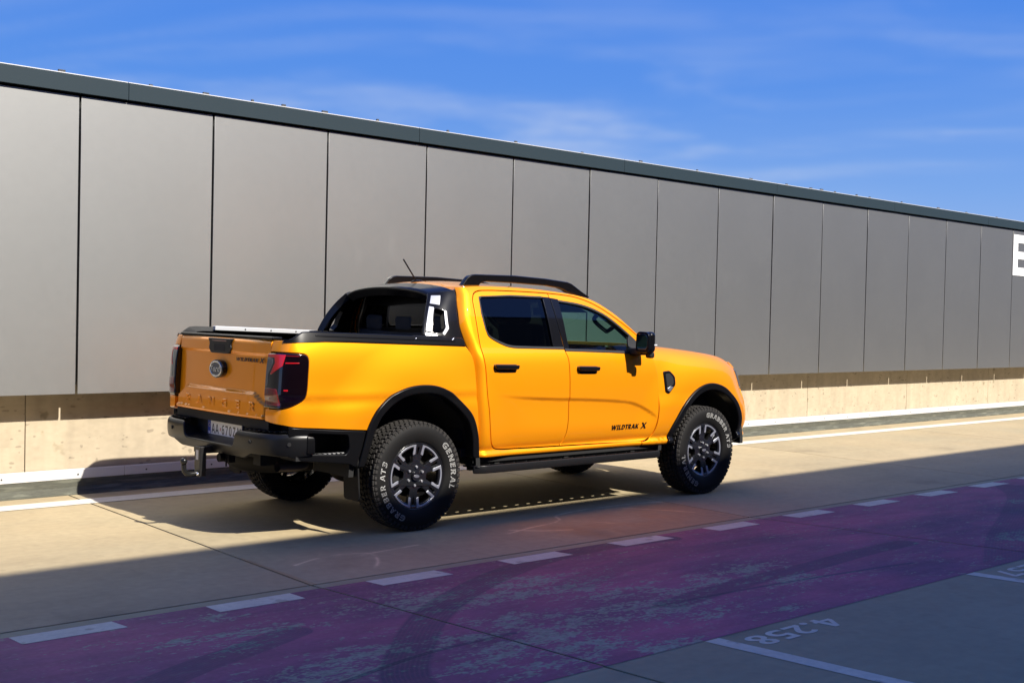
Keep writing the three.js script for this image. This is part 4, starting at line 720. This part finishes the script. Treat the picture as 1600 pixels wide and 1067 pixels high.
const sailOut = fillet(su([[0, .02], [0, .99], [.97, .99], [.985, .5], [.985, .03], [.5, -.02]]), .012);
const sailHole = fillet(su([[.27, .62], [.53, .60], [.55, .30], [.44, .16], [.24, .13]]), .012);
for (const s of [1, -1]) {
  const fl = g => s > 0 ? g : mirrorZ(g);
  mesh('side_sail', fl(panel(sailMap(), sailOut, [sailHole], { edge: .008, depth: .06, L: .03 })), barMat, bar);
  for (const q of [[[.12, .90], [.42, .90], [.40, .70], [.10, .70]], [[.09, .645], [.235, .645], [.205, .125], [.06, .125]], [[.06, .095], [.34, .095], [.34, .02], [.05, .02]], [[.555, .63], [.63, .61], [.65, .29], [.50, .11], [.455, .14], [.57, .30]]])
    mesh('accent', fl(panel(sailMap(.004), fillet(su(q), .006), [], { edge: .003, depth: .010, L: .03 })), mSilver, bar);
  mesh('foot', fl(rbox(.10, .34, 1.402, 1.428, .70, .83, .008)), mTrim, bar);
}
// --- door mirrors
for (const s of [1, -1]) {
  const fl = g => s > 0 ? g : mirrorZ(g);
  const ho = fillet([[.985, 1.315], [.992, 1.462], [1.02, 1.482], [1.112, 1.478], [1.138, 1.452], [1.142, 1.345], [1.120, 1.300], [1.005, 1.295]], .02);
  const m = mesh('door_mirror', fl(panel((z, y) => V(2.250, y, z), ho, [], { edge: .008, depth: .05, L: .04 })), mBlack, truck);
  mesh('mirror_housing', fl(rbox(2.262, 2.350, 1.298, 1.481, .986, 1.144, .038, 5)), mBlack, m);
  mesh('mirror_glass', fl(panel((z, y) => V(2.2485, y, z), fillet([[1.006, 1.345], [1.010, 1.442], [1.030, 1.460], [1.102, 1.457], [1.122, 1.438], [1.124, 1.355], [1.107, 1.330], [1.016, 1.330]], .012), [], { edge: .001, depth: .003, L: .05 })), phys([.62, .66, .66], { metalness: 1, roughness: .03 }), m);
  mesh('mirror_arm', fl(merge([rbox(2.275, 2.425, 1.278, 1.335, .86, 1.03, .016), rbox(2.30, 2.365, 1.255, 1.31, 1.05, 1.115, .02)])), mMatt, m);
  mesh('turn_signal', fl(rbox(2.315, 2.353, 1.362, 1.374, 1.09, 1.147, .004)), phys([.7, .7, .7], { roughness: .2, clearcoat: 1 }), m);
}
// --- running boards: a bar with a row of drain slots through the tread
for (const s of [1, -1]) {
  const y = .432, holes = [], x0 = .53, x1 = 2.62;
  for (let k = 0; k < 15; k++) { const x = .70 + k * .129; holes.push(fillet([[x, -.918], [x + .042, -.918], [x + .050, -.874], [x + .010, -.874]], .008).reverse()); }
  const out = fillet([[x0, -.80], [x1, -.80], [x1, -.945], [x1 - .03, -.968], [x0 + .10, -.968], [x0 + .02, -.94]], .02).reverse();
  const g = extrude(area(out) > 0 ? out : out.reverse(), .008, .002, holes).rotateX(-Math.PI / 2).translate(0, y - .008, 0);
  const b = mesh('running_board', s > 0 ? g : mirrorZ(g), mTrim, truck);
  const lip = panel((u, v) => V(u, v, .972 - .06 * Math.max(0, (x0 + .12 - u) / .12) ** 2 - 4 * (v - .415) ** 2), fillet([[x0 + .01, .376], [x1, .376], [x1, .4415], [x0 + .01, .4415]], .016), [], { edge: .008, depth: .03, L: .06 });
  mesh('step_lip', s > 0 ? lip : mirrorZ(lip), mTrimGrey, b);
  for (const x of [.80, 1.55, 2.35]) mesh('bracket', box(x, x + .05, .40, .50, s > 0 ? .50 : -.87, s > 0 ? .87 : -.50), mDark, b);
}
both('sill_underside', merge([box(.56, 2.72, .455, .49, .55, .885), box(.56, 2.72, .395, .455, .82, .86)]), mDark, truck);
// --- wheels
const wheelPts = (() => {
  const half = [[.243, .095], [.249, .107], [.26, .117], [.284, .1265], [.315, .1325], [.345, .1315], [.366, .125], [.382, .1175], [.389, .110], [.3905, .09]];
  return [...half, ...half.slice().reverse().map(p => [p[0], -p[1]])].map(p => new THREE.Vector2(p[0], p[1]));
})();
const tyreGeo = (() => {
  const parts = [], N = 60;
  for (let k = 0; k < N; k++) for (const [a, w, len, sh, rr] of [[-.106, .026, .033, .5, .0], [.106, .026, .033, .5, .0], [-.066, .036, .030, 0, .3], [.066, .036, .030, 0, .3], [-.020, .034, .030, .45, -.35], [.022, .034, .030, .1, -.35]]) {
    const g = new RoundedBoxGeometry(.013, len, w, 1, .003).rotateX(rr).translate(.3955 - (Math.abs(a) > .1 ? .0045 : 0), 0, a); if (Math.abs(a) > .1) g.rotateY(0);
    parts.push(g.rotateZ((k + sh) / N * 2 * Math.PI));
  }
  for (let k = 0; k < N; k++) for (const s of [1, -1]) parts.push(new RoundedBoxGeometry(.022, .022, .006, 1, .002).translate(.374, 0, s * .1225).rotateZ((k + .5 + (k % 2 ? .12 : 0)) / N * 2 * Math.PI));
  return merge(parts);
})();
const tyreBody = new THREE.LatheGeometry(wheelPts, 96).rotateX(Math.PI / 2);
const rimFace = (() => {
  const holes = []; for (let k = 0; k < 6; k++) {
    const t = k * Math.PI / 3, P = (r, a) => [r * Math.cos(t + a), r * Math.sin(t + a)];
    const h = []; for (let i = 0; i <= 8; i++) h.push(P(.192, -.29 + .58 * i / 8)); h.push(P(.15, .27), P(.098, .21), P(.098, -.21), P(.15, -.27)); holes.push(fillet(h, .010).reverse());
    const t2 = t + Math.PI / 6, Q = (r, a) => [r * Math.cos(t2 + a), r * Math.sin(t2 + a)]; holes.push(fillet([Q(.195, -.05), Q(.195, .05), Q(.145, .025), Q(.145, -.025)], .006).reverse());
  }
  const g = extrude(circle2(0, 0, .222, .222, 72), .026, .005, holes);
  const p = g.attributes.position; for (let i = 0; i < p.count; i++) { const r = Math.hypot(p.getX(i), p.getY(i)); p.setZ(i, p.getZ(i) - .022 * (1 - (r / .222) ** 2) * (r > .06 ? 1 : .6)); }
  g.computeVertexNormals(); return g.scale(1.085, 1.085, 1).translate(0, 0, .072);
})();
const accentGeo = (() => { // machined brackets, one over each window
  const t = 0, P = (r, a) => [r * Math.cos(t + a), r * Math.sin(t + a)], o = [];
  for (let i = 0; i <= 10; i++) o.push(P(.214, -.39 + .78 * i / 10));
  o.push(P(.150, .37), P(.145, .25), P(.157, .245), P(.192, .295)); for (let i = 8; i >= 0; i--) o.push(P(.203, -.275 + .55 * i / 8)); o.push(P(.192, -.295), P(.157, -.245), P(.145, -.25), P(.150, -.37));
  const g = extrude(o, .004, .0015), p = g.attributes.position; for (let i = 0; i < p.count; i++) { const r = Math.hypot(p.getX(i), p.getY(i)); p.setZ(i, p.getZ(i) - .022 * (1 - (r / .222) ** 2)); }
  g.computeVertexNormals(); return g.scale(1.085, 1.085, 1).translate(0, 0, .1025);
})();
const mRim = phys([.010, .010, .011], { roughness: .22, clearcoat: 1, clearcoatRoughness: .04 }), mMach = phys([.62, .64, .70], { metalness: .75, roughness: .34 }), mLetter = std([.46, .455, .43], { roughness: .7 });
const barrel = merge([new THREE.CylinderGeometry(.241, .232, .19, 48, 1, true).rotateX(Math.PI / 2), new THREE.TorusGeometry(.2445, .006, 8, 64).translate(0, 0, .100)]);
function arcText(str, start, dir, r, h, inset = 0) { // clockwise lettering, tops outward
  const parts = []; let a = start;
  for (const ch of str) {
    if (ch === ' ') { a -= .45 * h / r; continue; }
    const g = text(ch, h, inset ? .0026 : .002, { stretch: 1.25, skew: .12, inset }); g.computeBoundingBox(); const w = g.boundingBox.max.x - g.boundingBox.min.x + 2 * inset * 1.25; a -= w / 2 / r;
    g.translate(0, r - h / 2, 0); const p = g.attributes.position; for (let i = 0; i < p.count; i++) { const x = p.getX(i), y = p.getY(i); p.setXY(i, y * Math.sin(x / r), y * Math.cos(x / r)); }
    g.rotateZ(a - Math.PI / 2); parts.push(g); a -= w / 2 / r + .22 * h / r;
  }
  const g = merge(parts), p = g.attributes.position; for (let i = 0; i < p.count; i++) { const rr = Math.hypot(p.getX(i), p.getY(i)); p.setZ(i, p.getZ(i) + .1325 - .9 * Math.max(0, rr - .330) ** 1.6 - .9 * Math.max(0, .315 - rr) ** 1.5 - .0006); }
  return g;
}
const letterA = arcText('GENERAL', .80, -1, .322, .046), letterB = arcText('GRABBER AT3', 4.33, -1, .322, .042), innerA = arcText('GENERAL', .80, -1, .322, .046, .0028), innerB = arcText('GRABBER AT3', 4.33, -1, .322, .042, .0026);
function wheel(x, s, turn) {
  const w = group('wheel', null, null, truck); w.position.set(x, .4005, s * .825); w.rotation.set(0, s > 0 ? 0 : Math.PI, 0);
  const tyre = mesh('tyre', tyreBody, mRubber, w); mesh('tread', tyreGeo, mTread, w); tyre.rotation.z = turn.tyre;
  for (const g of [letterA, letterB]) mesh('tyre_lettering', g, mLetter, w).rotation.z = turn.tyre;
  for (const g of [innerA, innerB]) mesh('lettering_infill', g, mRubber, w).rotation.z = turn.tyre;
  const rim = mesh('rim', merge([rimFace, barrel]), mRim, w); rim.rotation.z = turn.rim;
  for (let k = 0; k < 6; k++) { const a = mesh('rim_accent', accentGeo, mMach, w); a.rotation.z = turn.rim + k * Math.PI / 3; }
  for (let k = 0; k < 6; k++) { const t = turn.rim + (k + .5) * Math.PI / 3; mesh('wheel_nut', new THREE.CylinderGeometry(.0095, .011, .022, 6).rotateX(Math.PI / 2).translate(.068 * Math.cos(t), .068 * Math.sin(t), .088), mNut, w); }
  mesh('centre_cap', new THREE.CylinderGeometry(.034, .037, .02, 32).rotateX(Math.PI / 2).translate(0, 0, .094), mRim, w);
  mesh('cap_emblem', extrude(circle2(0, 0, .024, .011, 24), .002, .0005).translate(0, 0, .1045), mSatin, w).rotation.z = turn.rim;
  mesh('brake_disc', new THREE.CylinderGeometry(.160, .160, .024, 40).rotateX(Math.PI / 2).translate(0, 0, .005), mSteel, w);
  mesh('brake_caliper', rbox(-.17, -.08, -.06, .08, -.03, .04, .015), mDark, w);
  return w;
}
const mNut = phys([.62, .62, .63], { metalness: .7, roughness: .3 });
wheel(0, 1, { tyre: 0, rim: -.10 }); wheel(3.27, 1, { tyre: -2.72, rim: .12 }); wheel(0, -1, { tyre: .6, rim: .3 }); wheel(3.27, -1, { tyre: 1.7, rim: .7 });

// --- underside
mesh('rear_axle', merge([rod([0, .40, -.72], [0, .40, .72], .045, 16), new THREE.SphereGeometry(.15, 20, 14).scale(1.1, 1, .9).translate(0, .40, 0)]), std([.035, .03, .027], { roughness: .7, metalness: .3 }), truck);
mesh('front_axle', merge([rod([3.27, .40, -.72], [3.27, .40, .72], .03, 12), box(3.05, 3.5, .33, .45, -.35, .35)]), mDark, truck);
for (const s of [1, -1]) {
  mesh('chassis_rail', merge([box(-1.05, 3.8, .50, .64, s * .46 - .05, s * .46 + .05)]), mDark, truck);
  const sp = []; for (let k = 0; k < 3; k++) sp.push(tube([[-.70 + k * .12, .56 - k * .015, s * .56], [-.30, .47 - k * .02, s * .56], [0, .455 - k * .02, s * .56], [.30, .47 - k * .02, s * .56], [.62 - k * .12, .56 - k * .015, s * .56]], .016, 20, 6)); mesh('leaf_spring', merge(sp), std([.06, .05, .045], { roughness: .7, metalness: .4 }), truck);
}
mesh('exhaust', merge([tube([[-.98, .50, .62], [-.75, .50, .60], [-.62, .56, .42], [.4, .56, .34], [1.2, .42, .30], [2.4, .42, .28]], .035, 60, 10), new THREE.CylinderGeometry(.10, .10, .6, 20).rotateZ(Math.PI / 2).scale(1, .75, 1.2).translate(.9, .46, .36)]), std([.10, .08, .065], { metalness: .6, roughness: .6 }), truck);
mesh('spare_wheel', merge([new THREE.TorusGeometry(.27, .115, 14, 40).rotateX(Math.PI / 2).scale(1, .9, 1).translate(-.62, .50, -.02), new THREE.CylinderGeometry(.2, .2, .12, 28).translate(-.62, .5, -.02)]), mRubber, truck);
mesh('floor_pan', merge([box(-.95, .48, .70, .76, -.44, .44), box(.48, 2.70, .50, .56, -.84, .84), box(1.2, 2.3, .36, .50, -.28, .28), box(.55, 1.3, .36, .5, -.75, -.35)]), mDark, truck);

// --- inside the cab
const mSeat = std([.022, .022, .023], { roughness: .75 });
function seat(cx, cz, w) {
  const g = group('front_seat', null, null, truck);
  mesh('cushion', rbox(cx - .02, cx + .50, .86, .98, cz - w / 2, cz + w / 2, .05, 4), mSeat, g);
  const b = mesh('backrest', rbox(-.07, .07, 0, .62, -w / 2, w / 2, .055, 4), mSeat, g); b.position.set(cx, .92, cz); b.rotation.z = .24;
  const h = mesh('headrest', rbox(-.055, .055, 0, .20, -.14, .14, .05, 4), mSeat, g); h.position.set(cx - .165, 1.52, cz); h.rotation.z = .12;
  mesh('headrest_post', merge([rod([cx - .145, 1.46, cz - .06], [cx - .16, 1.58, cz - .06], .007), rod([cx - .145, 1.46, cz + .06], [cx - .16, 1.58, cz + .06], .007)]), mChrome, g);
  return g;
}
seat(1.62, .37, .50); seat(1.62, -.37, .50);
{
  const g = group('rear_bench', null, null, truck); mesh('cushion', rbox(.68, 1.15, .88, 1.0, -.68, .68, .05, 4), mSeat, g);
  const b = mesh('backrest', rbox(-.06, .06, 0, .52, -.68, .68, .05, 4), mSeat, g); b.position.set(.66, .95, 0); b.rotation.z = .16;
  for (const z of [-.42, 0, .42]) { const h = mesh('headrest', rbox(-.05, .05, 0, .15, -.13, .13, .045, 4), mSeat, g); h.position.set(.575, 1.43, z); h.rotation.z = .1; }
}
mesh('dashboard', panel((u, w) => V(lerp(2.06, 2.62, u), 1.235 - .03 * (1 - u) ** 2 + .02 * Math.sin(w * 3) - .05 * sstep(.25, 0, u), -w), densify([[0, -.77], [1, -.77], [1, .77], [0, .77]], .08), [], { edge: .02, depth: .35, L: .1 }), std([.018, .018, .019], { roughness: .6 }), truck);
{ const g = new THREE.TorusGeometry(.185, .015, 10, 40).rotateY(Math.PI / 2); const s = mesh('steering_wheel', merge([g, new THREE.SphereGeometry(.06, 16, 10).scale(.5, 1, 1), box(-.01, .01, -.015, .015, -.18, .18), box(-.01, .01, -.18, 0, -.02, .02)]), mInner, truck); s.position.set(2.02, 1.20, -.37); s.rotation.z = -.42; }
for (const s of [1, -1]) mesh('grab_handle', tube([[2.235, 1.510, s * .735], [2.185, 1.475, s * .715], [2.15, 1.483, s * .715], [2.06, 1.545, s * .70], [2.03, 1.583, s * .705], [2.055, 1.615, s * .72]], .019, 30, 8), mInner, truck);
mesh('cabin_mirror', rbox(2.06, 2.09, 1.60, 1.67, -.12, .12, .02), mInner, truck);
for (const s of [1, -1]) mesh('sun_visor', rbox(-.10, .10, -.010, .010, -.2, .2, .008).rotateZ(-.35).translate(1.99, 1.672, s * .38), std([.12, .12, .12], { roughness: .9 }), truck);
renderer.render(scene, camera);
